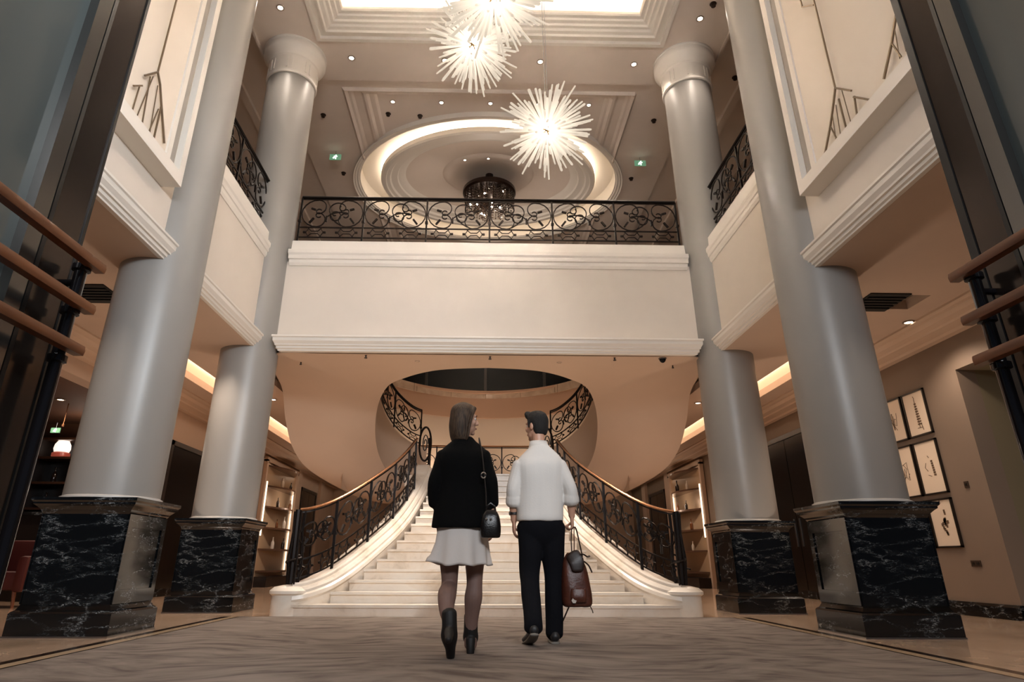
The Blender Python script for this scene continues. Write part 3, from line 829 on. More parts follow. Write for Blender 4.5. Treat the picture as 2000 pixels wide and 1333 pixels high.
for x, y, z, lb in ((-2.15, 10.75, 9.45, 'sprinkler beside the first downlight of the row above the oval'), (-1.48, 10.8, 9.45, 'sprinkler between the first and second downlight above the oval'), (-3.5, 10.7, 9.35, 'sprinkler right of the left column shaft in the back ceiling'),
                    (3.49, 10.7, 9.35, 'sprinkler left of the right column shaft in the back ceiling'), (-3.5, 12.8, 9.35, 'sprinkler below the green sign left of the oval'), (3.49, 12.85, 9.35, 'sprinkler below the green sign right of the oval'),
                    (3.68, 7.64, 9.25, 'sprinkler beside the top right ceiling downlight'), (4.73, 9.4, 9.34, 'dark sprinkler beside the right column in the gallery ceiling'), (-4.6, 8.4, 9.42, 'dark sprinkler left of the left column in the gallery ceiling')):
    sprinkler(x, y, z, lb, .03)
for x, lb in ((-1.85, 'sprinkler under the back beam, left of the stair well'), (.02, 'sprinkler under the middle of the back beam'), (1.91, 'sprinkler under the back beam, right of the stair well')):
    sprinkler(x, 8.99, 3.5, lb, .018)
sprinkler(-2.91, 9.32, 3.49, 'tiny sprinkler above the left curved stair soffit', .014); sprinkler(2.89, 9.32, 3.49, 'tiny sprinkler above the right curved stair soffit', .014)
t = thing('dome_camera', 'black dome security camera under the right end of the beam', 'security camera', (2.64, 8.99, 3.5))
mb = MB(); mb.lathe([(.062, 0), (.062, -.02), (.055, -.025)], (2.64, 8.99, 3.5), 24); mb.build('housing', mat('cam_grey', '#5a4a3f', .5), t)
mb = MB(); mb.lathe([(.05, -.02), (.05, -.035), (.04, -.06), (.02, -.078), (.001, -.083)], (2.64, 8.99, 3.5), 24); mb.build('dome', GLASSD, t, smooth=True)
# aisle downlights and stair lights
for x, y, z, lb, pw in ((5.4, 7.4, 3.5, 'downlight in the right aisle ceiling behind the black grille', 28), (-4.1, 7.9, 3.5, 'downlight in the left aisle ceiling between the columns', 45), (-7.1, 10.3, 3.1, 'downlight in the shop ceiling left of the near column', 30),
                        (4.1, 11.8, 3.5, 'downlight in the right aisle ceiling beyond the far column', 45), (-4.1, 11.8, 3.5, 'downlight in the left aisle ceiling beyond the far column', 45), (4.1, 17.5, 3.5, 'downlight before the right display shelves', 45), (-4.1, 17.5, 3.5, 'downlight before the left display shelves', 45), (4.4, 4.6, 3.5, 'downlight in the right aisle ceiling near the entrance', 18), (-4.4, 4.6, 3.5, 'downlight in the left aisle ceiling near the entrance', 30)):
    downlight(x, y, z, lb, pw*2.2, .05, 2.3, WARM2)
downlight(-4.75, 9.2, 9.42, 'downlight in the dark left gallery ceiling beside the column', 20, .045)
for s, nm in ((-1, 'left'), (1, 'right')):
    downlight(s*1.1, 9.25, 3.5, 'small downlight at the rim of the stair well, on the %s' % nm, 200, .03, 1.9, WARM)
for s, nm in ((-1, 'left'), (1, 'right')):
    for y, x, pw in ((10.0, 3.0, 62), (11.6, 2.3, 40), (7.5, 4.0, 75)):  # unseen fixtures, added to brighten the stair soffits and aisle ceilings
        t = thing('added_uplight', 'added floor fill light on the %s of the hall, %s' % (nm, 'behind the near pedestal' if y < 8 else 'nearer the column' if y < 11 else 'farther back beside the stairs'), 'added fill light', (s*x, y, 0))
        mb = MB(); mb.lathe([(.07, 0), (.07, .03), (.055, .05), (.05, .035)], (s*x, y, 0), 20); mb.build('housing', BLACK, t)
        mb = MB(); mb.lathe([(.05, .03), (.05, .036)], (s*x, y, 0), 20); mb.build('lens', LENS, t)
        light('SPOT', 'added_uplight_beam', (s*x, y, .08), pw, WARM2, .08, rot=(PI, 0, 0), parent=t, angle=2.6, blend=.9)
for s, nm in ((-1, 'left'), (1, 'right')):  # another added pair, there only to brighten the stairwell wall
    t = thing('added_uplight', 'added fill light on the landing washing the stairwell wall, %s' % nm, 'added fill light', (s*1.15, 15.05, 2.16))
    mb = MB(); mb.lathe([(.07, 0), (.07, .03), (.055, .05), (.05, .035)], (s*1.15, 15.05, 2.16), 20); mb.build('housing', BLACK, t)
    mb = MB(); mb.lathe([(.05, .03), (.05, .036)], (s*1.15, 15.05, 2.16), 20); mb.build('lens', LENS, t)
    light('SPOT', 'added_uplight_beam', (s*1.15, 15.05, 2.24), 70, WARM2, .08, rot=aim((s*1.15, 15.05, 2.24), (s*1.3, 15.7, 3.6)), parent=t, angle=2.6, blend=.9)
# exit signs
def exit_sign(x, y, z, label, w=.26):
    t = thing('exit_sign', label, 'exit sign', (x, y, z))
    mb = MB(); mb.box(x-w/2, x+w/2, y-.012, y+.012, z-w*.55, z); mb.build('plate', mat('exit_plate', '#5f8a6c', .3, emit=(.25, .55, .33, 1), estr=.35), t)
    mb = MB()
    c = (x, y-.016, z-w*.28)
    P = lambda u, v: (c[0]+u*w, c[1], c[2]+v*w)
    mb.sphere(P(.06, .17), w*.045, 8, 6)
    mb.tube([P(.04, .11), P(-.02, -.03)], w*.05, 6)
    mb.tube([P(-.02, -.03), P(.07, -.10), P(.04, -.22)], w*.035, 6); mb.tube([P(-.02, -.03), P(-.1, -.12), P(-.2, -.11)], w*.035, 6)
    mb.tube([P(.04, .1), P(.13, .03), P(.18, .07)], w*.028, 6); mb.tube([P(.03, .1), P(-.08, .07), P(-.12, -.02)], w*.028, 6)
    mb.build('running_figure', mat('exit_white', '#f4fff4', .4, emit=(.9, 1, .92, 1), estr=3), t)
    mb = MB(); mb.tube([(x, y, z), (x, y, z+.09)], .006, 6); mb.build('hanger', STEEL, t)
exit_sign(-3.5, 11.95, 9.26, 'green exit sign hanging left of the oval ring'); exit_sign(3.5, 12.01, 9.26, 'green exit sign hanging right of the oval ring')
exit_sign(-7.32, 10.7, 2.70, 'green exit sign in the shop left of the near column', .15)

# ------------------------------------------------------------------ sculpted wall panels beside the entrance
WIRE = mat('panel_wire', '#7a6a58', .35, metal=.8)
PANF = mat('panel_face', '#e4d8c8', .55)
for s, nm in ((-1, 'left'), (1, 'right')):
    t = thing('wall_panel', 'large raised cream wall panel with metal stem motif above the %s aisle' % nm, 'wall panel', (s*3.44, 3.6, 4.2))
    xf = s*3.25; xb = s*3.45; y0, y1, z0, z1 = 1.2, 5.6, 4.21, 9.0
    mb = MB(); mb.box(s*3.32, s*3.448, y0+.01, y1-.01, z0+.02, z1-.02); mb.build('board', PANF, t)
    mb = MB()
    mb.box(xf, xb, y0, y1, z0, z0+.14); mb.box(xf, xb, y1-.10, y1, z0+.14, z1)
    mb.box(s*3.30, s*3.33, y1-.30, y1-.22, z0+.14, z1)
    mb.build('frame', TRIM, t)
    mb = MB(); mb.box(s*3.31, s*3.325, y1-.21, y1-.12, z0+.14, z1); mb.build('groove_shade_strip', mat('groove_shade_grey', '#9b948b', .6), t)  # flat grey strip; the groove's shade is put into its colour
    X = s*3.285
    def seg(m_, pts, r=.014): m_.tube([(X, a, b) for a, b in pts], r, 4)
    if s < 0:
        stems = [([(4.83, 5.02), (4.83, 6.9)], .012), ([(4.83, 5.02), (4.91, 4.94), (5.01, 4.77), (5.20, 4.46)], .015), ([(4.83, 5.02), (4.66, 4.82)], .015), ([(4.66, 4.70), (4.55, 4.60)], .015),
                 ([(4.63, 4.68), (4.62, 4.37)], .009), ([(4.74, 4.88), (4.80, 4.37)], .009), ([(4.78, 4.92), (4.70, 4.37)], .007), ([(4.88, 4.9), (4.94, 4.37)], .007), ([(5.01, 4.77), (5.02, 4.37)], .012), ([(4.98, 4.7), (4.92, 4.37)], .008)]
    else:
        stems = [([(4.71, 4.86), (4.70, 5.83), (4.71, 6.9)], .012), ([(4.72, 5.95), (4.90, 6.12), (4.91, 6.4)], .012), ([(4.71, 4.86), (4.78, 4.75), (4.91, 4.57), (5.10, 4.36)], .015), ([(4.71, 4.86), (4.51, 4.65)], .015), ([(4.50, 4.57), (4.30, 4.34)], .015),
                 ([(4.70, 4.72), (4.70, 4.37)], .012), ([(4.49, 4.57), (4.52, 4.37)], .012), ([(4.91, 4.56), (4.86, 4.37)], .010), ([(4.63, 4.76), (4.62, 4.37)], .006), ([(4.76, 4.7), (4.80, 4.37)], .006), ([(4.84, 4.66), (4.88, 4.37)], .006)]
    second = [([(a-1.0, z+.05) for a, z in p], r) for p, r in stems]
    for grp in (stems, second):
        mb = MB()
        for p, r in grp: seg(mb, [(a, max(z, 4.36)) for a, z in p], r*.78)
        mb.build('stem_motif', WIRE, t)

# ------------------------------------------------------------------ entrance door leaves
GREYG = mat('door_glass', '#59605f', .08, spec=.7)
for s, nm, X in ((-1, 'left', -1.262), (1, 'right', 1.352)):
    y0, y1, H_ = .62, (1.632 if s < 0 else 1.62), 3.4
    t = thing('door_%d' % (1 if s < 0 else 2), 'open tall %s entrance door leaf with dark frame and wooden pull bars' % nm, 'door', (X, y0, 0)); t['kind'] = 'structure'
    o_ = X+s*.07
    mb = MB(); mb.box(X, o_, y1-.14, y1-.012, .02, H_); mb.box(X, o_, y0, y0+.12, .02, H_); mb.box(X, o_, y0, y1, .02, .26); mb.box(X, o_, y0, y1, H_-.16, H_)
    mb.build('door_frame', mat('door_bronze', '#6b625c' if False else '#4b423c', .16, metal=.75), t)
    mb = MB(); mb.box(X-s*.004, o_+s*.004, y1-(.012 if s < 0 else .03), y1, .02, H_); mb.box(X-s*.003, X, y1-.152, y1-.137, .26, H_-.16); mb.build('gasket', mat('rubber_black', '#0a0b0c', .35), t)
    mb = MB(); mb.box(X+s*.025, X+s*.045, y0+.11, y1-.15, .25, H_-.15); mb.build('pane', GREYG, t)
    mb = MB(); mb.box(X-s*.002, X+s*.025, y1-.21, y1-.155, .26, H_-.16); mb.build('glazing_bead', mat('bead_metal', '#7d7b78', .2, metal=.9), t)
    xs_ = X-s*.075
    mb = MB()
    py = y1-.035
    mb.tube([(xs_+s*.03, py, .05), (xs_+s*.03, py, 1.355)], .016, 14)
    for z in (1.08, 1.215, 1.345): mb.lathe([(.016, -.012), (.024, -.008), (.024, .008), (.016, .012)], (xs_+s*.03, py, z), 16)
    gp = mb.build('grip_post', mat('gloss_black', '#141214', .08, coat=.5), t, smooth=.6)
    for z in (.10, 1.30):
        mb = MB(); mb.tube([(xs_+s*.03, py, z), (X, py, z)], .010, 10); mb.build('standoff', MATS['gloss_black'], gp)
    for z in ((1.112, 1.232, 1.358) if s < 0 else (1.105, 1.222, 1.356)):
        h = MB(); h.rings([[(xs_, yy, zz) for yy, zz in ()] or [(xs_-.013, ya, z-.013), (xs_+.013, ya, z-.013), (xs_+.016, ya, z), (xs_+.013, ya, z+.013), (xs_-.013, ya, z+.013), (xs_-.016, ya, z)] for ya in (.72, y1-.012, y1)])
        h.build('pull_handle', 'handle_wood', t, smooth=.9)

# ------------------------------------------------------------------ aisle doors
def aisle_door(s, y0, y1, h, n, label):
    X = s*WALLX
    t = thing('door_%d' % n, label, 'door', (X, (y0+y1)/2, 0)); t['kind'] = 'structure'
    a, b = X-s*.05, X-s*.001
    mb = MB(); mb.box(a, b, y0, y0+.09, 0, h); mb.box(a, b, y1-.09, y1, 0, h); mb.box(a, b, y0, y1, h-.09, h); mb.build('door_frame', mat('door_wood_dark', '#231a15', .3), t)
    ym = (y0+y1)/2
    for ya, yb in ((y0+.09, ym-.01), (ym+.01, y1-.09)):
        mb = MB(); mb.box(X-s*.03, b, ya, yb, 0, h-.09); lf = mb.build('leaf', mat('door_dark_leaf', '#120f0d', .18), t)
        mb = MB(); mb.box(X-s*.042, X-s*.03, yb-.12 if ya < ym-.2 else ya+.08, yb-.08 if ya < ym-.2 else ya+.12, .9, 1.4); mb.build('pull', STEEL, lf)
aisle_door(1, 11.3, 13.6, 3.0, 3, 'dark double door in right wall behind the far column')
aisle_door(-1, 12.0, 16.2, 2.75, 4, 'dark glass doors in left wall between the two columns')
aisle_door(-1, 21.2, 23.2, 2.9, 5, 'dark doorway in left wall beyond the display shelves')
aisle_door(1, 21.2, 23.2, 2.9, 6, 'dark doorway in right wall beyond the display shelves')
# pilasters beyond
for s in (-1, 1):
    mb = MB(); mb.box(s*WALLX, s*(WALLX-.10), 20.5, 20.9, 0, 3.34); mb.box(s*WALLX, s*(WALLX-.10), 23.5, 24.0, 0, 3.34); trim(mb, TANP)

# ------------------------------------------------------------------ framed prints on the right wall
INK = mat('print_ink', '#66513e', .8)
PAPER = mat('print_paper', '#ead8c2', .6)
def print_frame(y0, y1, z0, z1, label, kind):
    X = 6.0
    t = thing('framed_print', label, 'framed print', (X, (y0+y1)/2, z0), 'framed prints on the right wall')
    w = .022
    mb = MB(); mb.box(X-.03, X-.001, y0, y0+w, z0, z1); mb.box(X-.03, X-.001, y1-w, y1, z0, z1); mb.box(X-.03, X-.001, y0, y1, z0, z0+w); mb.box(X-.03, X-.001, y0, y1, z1-w, z1)
    mb.build('frame', mat('frame_black', '#17110d', .3), t)
    mb = MB(); mb.box(X-.018, X-.002, y0+w*.8, y1-w*.8, z0+w*.8, z1-w*.8); mb.build('sheet', PAPER, t)
    ym, zm = (y0+y1)/2, (z0+z1)/2; xx = X-.020
    mb = MB(); rnd = random.Random(kind)
    def q(a, b, c, d): mb.box(xx-.002, xx+.004, ym+a, ym+b, zm+c, zm+d)
    def ln(pts, r=.004): mb.tube([(xx, ym+a, zm+b) for a, b in pts], r, 4)
    if kind == 0:      # tall tower like drawing
        for i in range(9): q(-.03-.004*i, .01+.001*i, .12-.035*i, .14-.035*i)
        ln([(-.01, .2), (-.01, -.2)]); ln([(-.06, -.2), (.04, -.2)]); ln([(-.07, -.24), (-.05, -.14)]); ln([(-.02, .2), (0, .24)])
    elif kind == 1:
        for i in range(7): q(-.09+.003*i, -.05+.002*i, -.12+.03*i, -.095+.03*i)
        ln([(.05, -.05), (.09, .0), (.06, .06)]); ln([(.0, -.12), (.06, -.1)]); ln([(-.02, .12), (.0, .15)])
    elif kind == 2:
        for i in range(22):
            a = rnd.uniform(0, 2*PI); r = rnd.uniform(0, 1)
            q(-.02+.06*r*math.cos(a)-.014, -.02+.06*r*math.cos(a)+.014, .02+.16*r*math.sin(a)-.02, .02+.16*r*math.sin(a)+.02)
        ln([(-.02, .24), (-.01, .3)])
    else:
        for i in range(5): ln([(rnd.uniform(-.08, .08), rnd.uniform(-.15, .15)) for _ in range(3)], .003)
    mb.build('drawing', INK, t)
rows = ((2.24, 2.86, 'top'), (1.46, 2.17, 'middle'), (.79, 1.40, 'bottom'))
for (z0, z1, rn), kd in zip(rows, (0, 1, 2)):
    print_frame(8.25, 8.72, z0, z1, '%s framed print of the column of prints nearest the entrance on the right wall' % rn, kd)
    print_frame(8.76, 9.22, z0, z1, '%s framed print half hidden behind the thick right column' % rn, 3+kd)
for z in (2.6, ): pass
light('SPOT', 'print_light', (4.9, 8.7, 3.44), 45, WARM2, .1, rot=(0, 0, 0), angle=1.6)
def plate(y, z, w, h, name, label, n=1, x=6.0):
    t = thing(name, label, name.replace('_', ' '), (x, y, z))
    mb = MB(); mb.box(x-.012, x-.001, y-w/2, y+w/2, z-h/2, z+h/2); mb.build('plate', mat('plate_bronze', '#3b2c22', .4), t)
    for i in range(n):
        mb = MB(); c = y-w/2+w*(i+.5)/n; mb.box(x-.018, x-.012, c-w/n*.25, c+w/n*.25, z-h*.2, z+h*.2); mb.build('key', mat('plate_dark', '#16110d', .4), t)
plate(7.93, 1.52, .07, .08, 'thermostat', 'small dark thermostat on the right wall beside the prints')
plate(8.12, .60, .16, .07, 'wall_socket', 'double bronze wall socket under the bottom print', 2)

# ------------------------------------------------------------------ display shelves in both aisles
VIT = mat('shelf_glass', '#6b5040', .2, metal=.3)
WARMSTRIP = mat('shelf_led', '#ffe9cf', .5, emit=(1, .82, .6, 1), estr=1.6)
def bottle(x, y, z, h, m, label, g):
    mb = MB(); r = h*.16
    mb.lathe([(r*.9, 0), (r, h*.05), (r, h*.5), (r*.75, h*.62), (r*.32, h*.72), (r*.3, h*.93), (r*.38, h*.95), (r*.38, h)], (x, y, z), 12)
    return tag(mb.build('bottle', m, smooth=.7), label, 'bottle', g)
for s, nm in ((-1, 'left'), (1, 'right')):
    X = s*5.98; y0, y1 = 17.4, 20.3; zb, zt2 = .35, 3.05
    t = thing('display_shelf', 'tall lit wall display with glass shelves in the far %s aisle' % nm, 'display shelf', (X, (y0+y1)/2, 0))
    mb = MB(); mb.box(X, X-s*.04, y0, y1, .25, zt2+.1); mb.build('back_panel', mat('display_back', '#c6a98a', .25, metal=.15), t)
    mb = MB(); mb.box(X, X-s*.42, y0, y1, 0, .25); mb.build('plinth', mat('door_wood_dark', '#231a15', .3), t)
    mb = MB(); mb.box(X, X-s*.10, y0-.12, y0, 0, zt2+.15); mb.box(X, X-s*.10, y1, y1+.12, 0, zt2+.15); mb.box(X, X-s*.10, y0-.12, y1+.12, zt2+.1, zt2+.22); mb.build('surround', TANP, t)
    zs = [zb+(zt2-zb)*i/5 for i in range(6)]
    for z in zs:
        mb = MB(); n_ = 12
        a = [(X-s*.04, y0+.2), (X-s*.04, y1-.2)] + [(X-s*(.04+.38*math.sin(PI*i/n_)), y1-.2-(y1-y0-.4)*i/n_) for i in range(1, n_)]
        mb.rings([[(p[0], p[1], z) for p in a], [(p[0], p[1], z+.045) for p in a]]); mb.build('shelf', VIT, t)
    for yy in (y0+.18, y1-.18):
        mb = MB(); mb.box(X-s*.05, X-s*.075, yy-.03, yy+.03, zb+.9 if yy < y0+1 else zb, zt2-.4); mb.build('light_strip', WARMSTRIP, t)
    light('POINT', 'display_light', (X-s*.7, (y0+y1)/2, 2.2), 14, WARM2, .2, parent=t)
    rnd = random.Random(3 if s < 0 else 4)
    cols = [mat('bottle_dark', '#1d120e', .1, spec=.8), mat('bottle_amber', '#6a3c1c', .1, spec=.8), mat('bottle_clear', '#cfc5b8', .06, spec=.9)]
    for zi in (1, 2, 3, 4):
        for q in range(2):
            k_ = (zi*2+q) % 3
            bottle(X-s*.24, y0+.85+q*.9+rnd.uniform(-.2, .2), zs[zi]+.045, rnd.uniform(.22, .36), cols[k_], '%s bottle, %s of two on shelf %s of the %s wall display' % (('black', 'amber', 'clear')[k_], ('nearer', 'farther')[q], ('two from bottom', 'three from bottom', 'four from bottom', 'five from bottom')[zi-1], nm), 'bottles on the %s wall display' % nm)

# ------------------------------------------------------------------ shop behind the near left column
t = thing('shop_cabinet', 'dark tall back cabinet with lit shelves in the shop on the left', 'cabinet', (-7.6, 12.1, 0))
DK = mat('cabinet_dark', '#1a1310', .3)
mb = MB(); mb.box(-9.2, -6.4, 12.2, 12.29, 0, 2.75); mb.build('back_panel', DK, t)
for x in (-9.2, -8.3, -7.4, -6.45):
    mb = MB(); mb.box(x, x+.05, 11.8, 12.2, 0, 2.75); mb.build('upright', DK, t)
for z in (0, .5, 1.0, 1.45, 1.9, 2.35, 2.7):
    mb = MB(); mb.box(-9.2, -6.4, 11.8, 12.2, z, z+.04); mb.build('shelf', mat('cabinet_brown', '#3a2418', .3), t)
t = thing('shop_counter', 'dark counter with pale stone top in the shop on the left', 'counter', (-7.3, 10.9, 0))
mb = MB(); mb.box(-8.3, -6.55, 10.95, 11.3, 0, 1.3); mb.build('body', DK, t)
mb = MB(); mb.box(-8.35, -6.5, 10.9, 11.35, 1.3, 1.35); mb.build('counter_top', 'black_marble', t)
t = thing('dome_lamp', 'glowing white dome lamp with red base on the shop shelf', 'lamp', (-7.95, 11.95, 2.39))
mb = MB(); mb.lathe([(.13, 0), (.15, .02), (.15, .08), (.12, .1)], (-7.95, 11.95, 2.39), 20); mb.build('lamp_base', mat('lamp_red', '#8a2f22', .3, emit=(.5, .1, .06, 1), estr=.4), t, smooth=.6)
mb = MB(); mb.lathe([(.12, .1), (.14, .16), (.13, .24), (.09, .31), (.001, .34)], (-7.95, 11.95, 2.39), 20); mb.build('lamp_shade', mat('lamp_white', '#f2dccb', .4, emit=(1, .8, .68, 1), estr=1.3), t, smooth=.6)
t = thing('lantern', 'small arched glowing lantern on the shop counter', 'lantern', (-7.05, 11.1, 1.35))
mb = MB(); mb.box(-7.12, -6.98, 11.03, 11.17, 1.35, 1.37); mb.build('lantern_base', DK, t)
mb = MB(); mb.tube([(-7.11, 11.1, 1.37), (-7.11, 11.1, 1.55), (-7.09, 11.1, 1.61), (-7.05, 11.1, 1.63), (-7.01, 11.1, 1.61), (-6.99, 11.1, 1.55), (-6.99, 11.1, 1.37)], .02, 6); mb.build('glow_arch', mat('lantern_glow', '#f0a070', .4, emit=(1, .5, .28, 1), estr=2.5), t)
for i, (x, z) in enumerate(((-8.0, 1.94), (-7.7, 1.94), (-7.2, 1.94), (-8.05, 1.49), (-7.6, 1.49), (-7.15, 1.49), (-6.9, 2.39), (-7.55, 2.39))):
    bottle(x, 12.0, z, .28, cols[i % 3], '%s bottle on the dark shop cabinet, %s' % (('black', 'amber', 'clear')[i % 3], ('far left of its upper shelf', 'middle of its upper shelf', 'right of its upper shelf', 'left on the lower shelf', 'middle of the lower shelf', 'right on the lower shelf', 'topmost shelf right of the dome lamp', 'next to the dome lamp')[i]), 'bottles on the shop cabinet')
light('POINT', 'cabinet_light', (-7.3, 11.5, 2.62), 10, WARM2, .08)
# pendants in the shop
for i, (x, y) in enumerate(((-7.15, 10.6), (-6.95, 10.8), (-6.75, 10.65))):
    t = thing('pendant', 'slim copper rod pendant in shop ceiling, %s of three' % ('leftmost', 'middle', 'rightmost')[i], 'pendant light', (x, y, 3.1), 'slim copper pendants')
    mb = MB(); mb.tube([(x, y, 2.72), (x, y, 3.1)], .008, 6); mb.build('rod', BRASS, t)
    mb = MB(); mb.lathe([(.012, 2.70), (.02, 2.705), (.02, 2.74), (.012, 2.75)], (x, y, 0), 10); mb.build('lamp_head', BRASS, t)
# red armchair
def armchair():
    x, y = -6.75, 9.7
    t = thing('armchair', 'dark red upholstered armchair beside the left black pedestal', 'armchair', (x, y, 0))
    RED = mat('red_velvet', '#48110c', .6, bump=.15, bscale=200)
    mb = MB(); mb.box(x-.32, x+.32, y-.34, y+.30, .22, .46); mb.build('seat', RED, t, bevel=.05, smooth=.9)
    mb = MB(); mb.rings([[(x-.36, y+.20, .3), (x+.36, y+.20, .3), (x+.36, y+.38, .3), (x-.36, y+.38, .3)], [(x-.38, y+.26, .88), (x+.38, y+.26, .88), (x+.38, y+.40, .88), (x-.38, y+.40, .88)]]); mb.build('backrest', RED, t, bevel=.05, smooth=.9)
    for q in (-1, 1):
        mb = MB(); mb.box(x+q*.30, x+q*.44, y-.36, y+.34, .2, .66); mb.build('armrest', RED, t, bevel=.05, smooth=.9)
        for w in (-.28, .28):
            mb = MB(); mb.tube([(x+q*.34, y+w, 0), (x+q*.31, y+w, .24)], [.018, .028], 8); mb.build('leg', mat('chair_leg_wood', '#7d4a30', .4), t)
armchair()
# ------------------------------------------------------------------ people
class Blob(MB):
    """closed overlapping volumes, fused by voxel remeshing into one continuous surface"""
    def chain(s, pts, n=14, ref=(0, 1, 0), sub=4):
        P = [Vector(p[:3]) for p in pts]; Rr = [(p[3], p[4] if len(p) > 4 else p[3]) for p in pts]
        if sub > 1 and len(P) > 2:
            Pq = [Vector((p[3], p[4] if len(p) > 4 else p[3], 0)) for p in pts]
            P = spline(P, sub); Pq = spline(Pq, sub); Rr = [(max(q.x, .003), max(q.y, .003)) for q in Pq]
        rings = []; k = len(P)
        def ring(c, t, rx, ry):
            rf = Vector(ref); sd = t.cross(rf)
            if sd.length < .15: sd = t.cross(Vector((1, 0, 0)))
            sd.normalize(); up = sd.cross(t).normalized()
            return [c+sd*rx*math.cos(2*PI*j/n)+up*ry*math.sin(2*PI*j/n) for j in range(n)]
        T = [(P[min(i+1, k-1)]-P[max(i-1, 0)]).normalized() for i in range(k)]
        for a in (.25, .6, .88):
            q = math.sin(a*PI/2); r = (Rr[0][0]+Rr[0][1])/2*.7
            rings.append(ring(P[0]-T[0]*r*math.cos(a*PI/2), T[0], Rr[0][0]*q, Rr[0][1]*q))
        for i in range(k): rings.append(ring(P[i], T[i], *Rr[i]))
        for a in (.88, .6, .25):
            q = math.sin(a*PI/2); r = (Rr[-1][0]+Rr[-1][1])/2*.7
            rings.append(ring(P[-1]+T[-1]*r*math.cos(a*PI/2), T[-1], Rr[-1][0]*q, Rr[-1][1]*q))
        return s.rings(rings)
    def loft(s, secs, n=32, ex=2.2):
        """horizontal sections (x, y, z, rx, ry)"""
        Q = spline([Vector(q[:3]) for q in secs], 4); D = spline([Vector((q[3], q[4], 0)) for q in secs], 4)
        rg = []
        for p, d in zip(Q, D):
            r = []
            for j in range(n):
                a = 2*PI*j/n; c, t = math.cos(a), math.sin(a)
                r.append((p.x+d.x*math.copysign(abs(c)**(2/ex), c), p.y+d.y*math.copysign(abs(t)**(2/ex), t), p.z))
            rg.append(r)
        return s.rings(rg)
    def ell(s, c, r, n=18, m=12): return s.sphere(c, r, n, m)
    def turn(s, i0, c, ang, tilt=0):
        ca, sa = math.cos(ang), math.sin(ang)
        for i in range(i0, len(s.v)):
            x, y, z = s.v[i]; x -= c[0]; y -= c[1]
            s.v[i] = (c[0]+x*ca-y*sa, c[1]+x*sa+y*ca, z)
    def fuse(s, name, m, parent, vox=.006, smooth=6, noise_amp=0, nscale=9):
        o = s.build(name, m, parent, smooth='all')
        md = o.modifiers.new('r', 'REMESH'); md.mode = 'VOXEL'; md.voxel_size = vox; md.use_smooth_shade = True
        if smooth:
            sm = o.modifiers.new('s', 'SMOOTH'); sm.factor = .5; sm.iterations = smooth
        dg = bpy.context.evaluated_depsgraph_get(); dg.update()
        me = bpy.data.meshes.new_from_object(o.evaluated_get(dg))
        o.modifiers.clear(); old = o.data; o.data = me; me.name = name; bpy.data.meshes.remove(old)
        if noise_amp:
            for v in me.vertices:
                q = v.co*nscale
                v.co += v.normal*noise.noise(Vector((q.x, q.y, q.z*.35)))*noise_amp
        me.polygons.foreach_set('use_smooth', [True]*len(me.polygons))
        return o
SKINW = mat('skin_light', '#c9a08a', .5, var=.03)
SKINM = mat('skin_tan', '#b98c74', .5, var=.03)
def hand(b, w, el, side, inward, curl=.5, grip=False):
    """hand hanging from wrist w (forearm comes from el); inward = unit vector palm faces"""
    d = (Vector(w)-Vector(el)).normalized(); d = (d+Vector((0, 0, -1))*.8).normalized()
    pv = Vector(inward).normalized(); pv = (pv-d*pv.dot(d)).normalized()
    sv = d.cross(pv).normalized()            # across the knuckles
    if sv.y < 0: sv = -sv                     # index finger and thumb forward
    w = Vector(w)
    b.chain([(*(w-d*.01), .024, .018), (*(w+d*.03), .032, .016), (*(w+d*.075), .038, .014), (*(w+d*.09), .037, .012)], ref=tuple(pv), n=14)
    for k_, (o_, ln, r) in enumerate(((.027, .078, .0085), (.009, .086, .0088), (-.009, .08, .0085), (-.026, .064, .0076))):
        p0 = w+d*.085+sv*o_; c = curl*(1+.12*k_)
        pts = [p0]; ang = 0; dd = d
        for f, a in ((.42, c*.6), (.33, c), (.25, c*.8)):
            ang += a; dd = d*math.cos(ang)+pv*math.sin(ang)
            pts.append(pts[-1]+dd*ln*f)
        b.chain([(*p, r*(1-.1*i)) for i, p in enumerate(pts)], n=10, ref=tuple(sv), sub=2)
    t0 = w+d*.03+sv*.028
    b.chain([(*t0, .013), (*(t0+d*.03+sv*.018+pv*.012), .0115), (*(t0+d*.058+sv*.018+pv*.03*(1+curl)), .0095)], n=10, ref=tuple(pv), sub=2)
def head(b, c, ang, s=1.0, male=False):
    i0 = len(b.v); x, y, z = c
    E = lambda dx, dy, dz, rx, ry, rz: b.ell((x+dx*s, y+dy*s, z+dz*s), (rx*s, ry*s, rz*s))
    E(0, -.008, .035, .074, .093, .085); E(0, .02, -.02, .066, .074, .085)
    E(0, .036, -.062, .054 if not male else .058, .052, .05); E(0, .072, -.098, .024, .02, .018)
    E(0, .078, .028, .05, .018, .02)
    b.chain([(x, y+.088*s, z+.018*s, .009*s), (x, y+.108*s, z-.012*s, .012*s), (x, y+.112*s, z-.028*s, .014*s)], n=10, sub=2)
    E(.013, .096, -.032, .009, .012, .008); E(-.013, .096, -.032, .009, .012, .008)
    E(0, .089, -.058, .024, .012, .007); E(0, .088, -.068, .021, .012, .007)
    for q in (-1, 1):
        E(q*.074, -.006, -.008, .01, .02, .032); E(q*.043, .068, -.022, .022, .018, .02)
    b.turn(i0, c, ang)
def rot2(c, p, ang):
    ca, sa = math.cos(ang), math.sin(ang)
    return (c[0]+p[0]*ca-p[1]*sa, c[1]+p[0]*sa+p[1]*ca, c[2]+p[2])
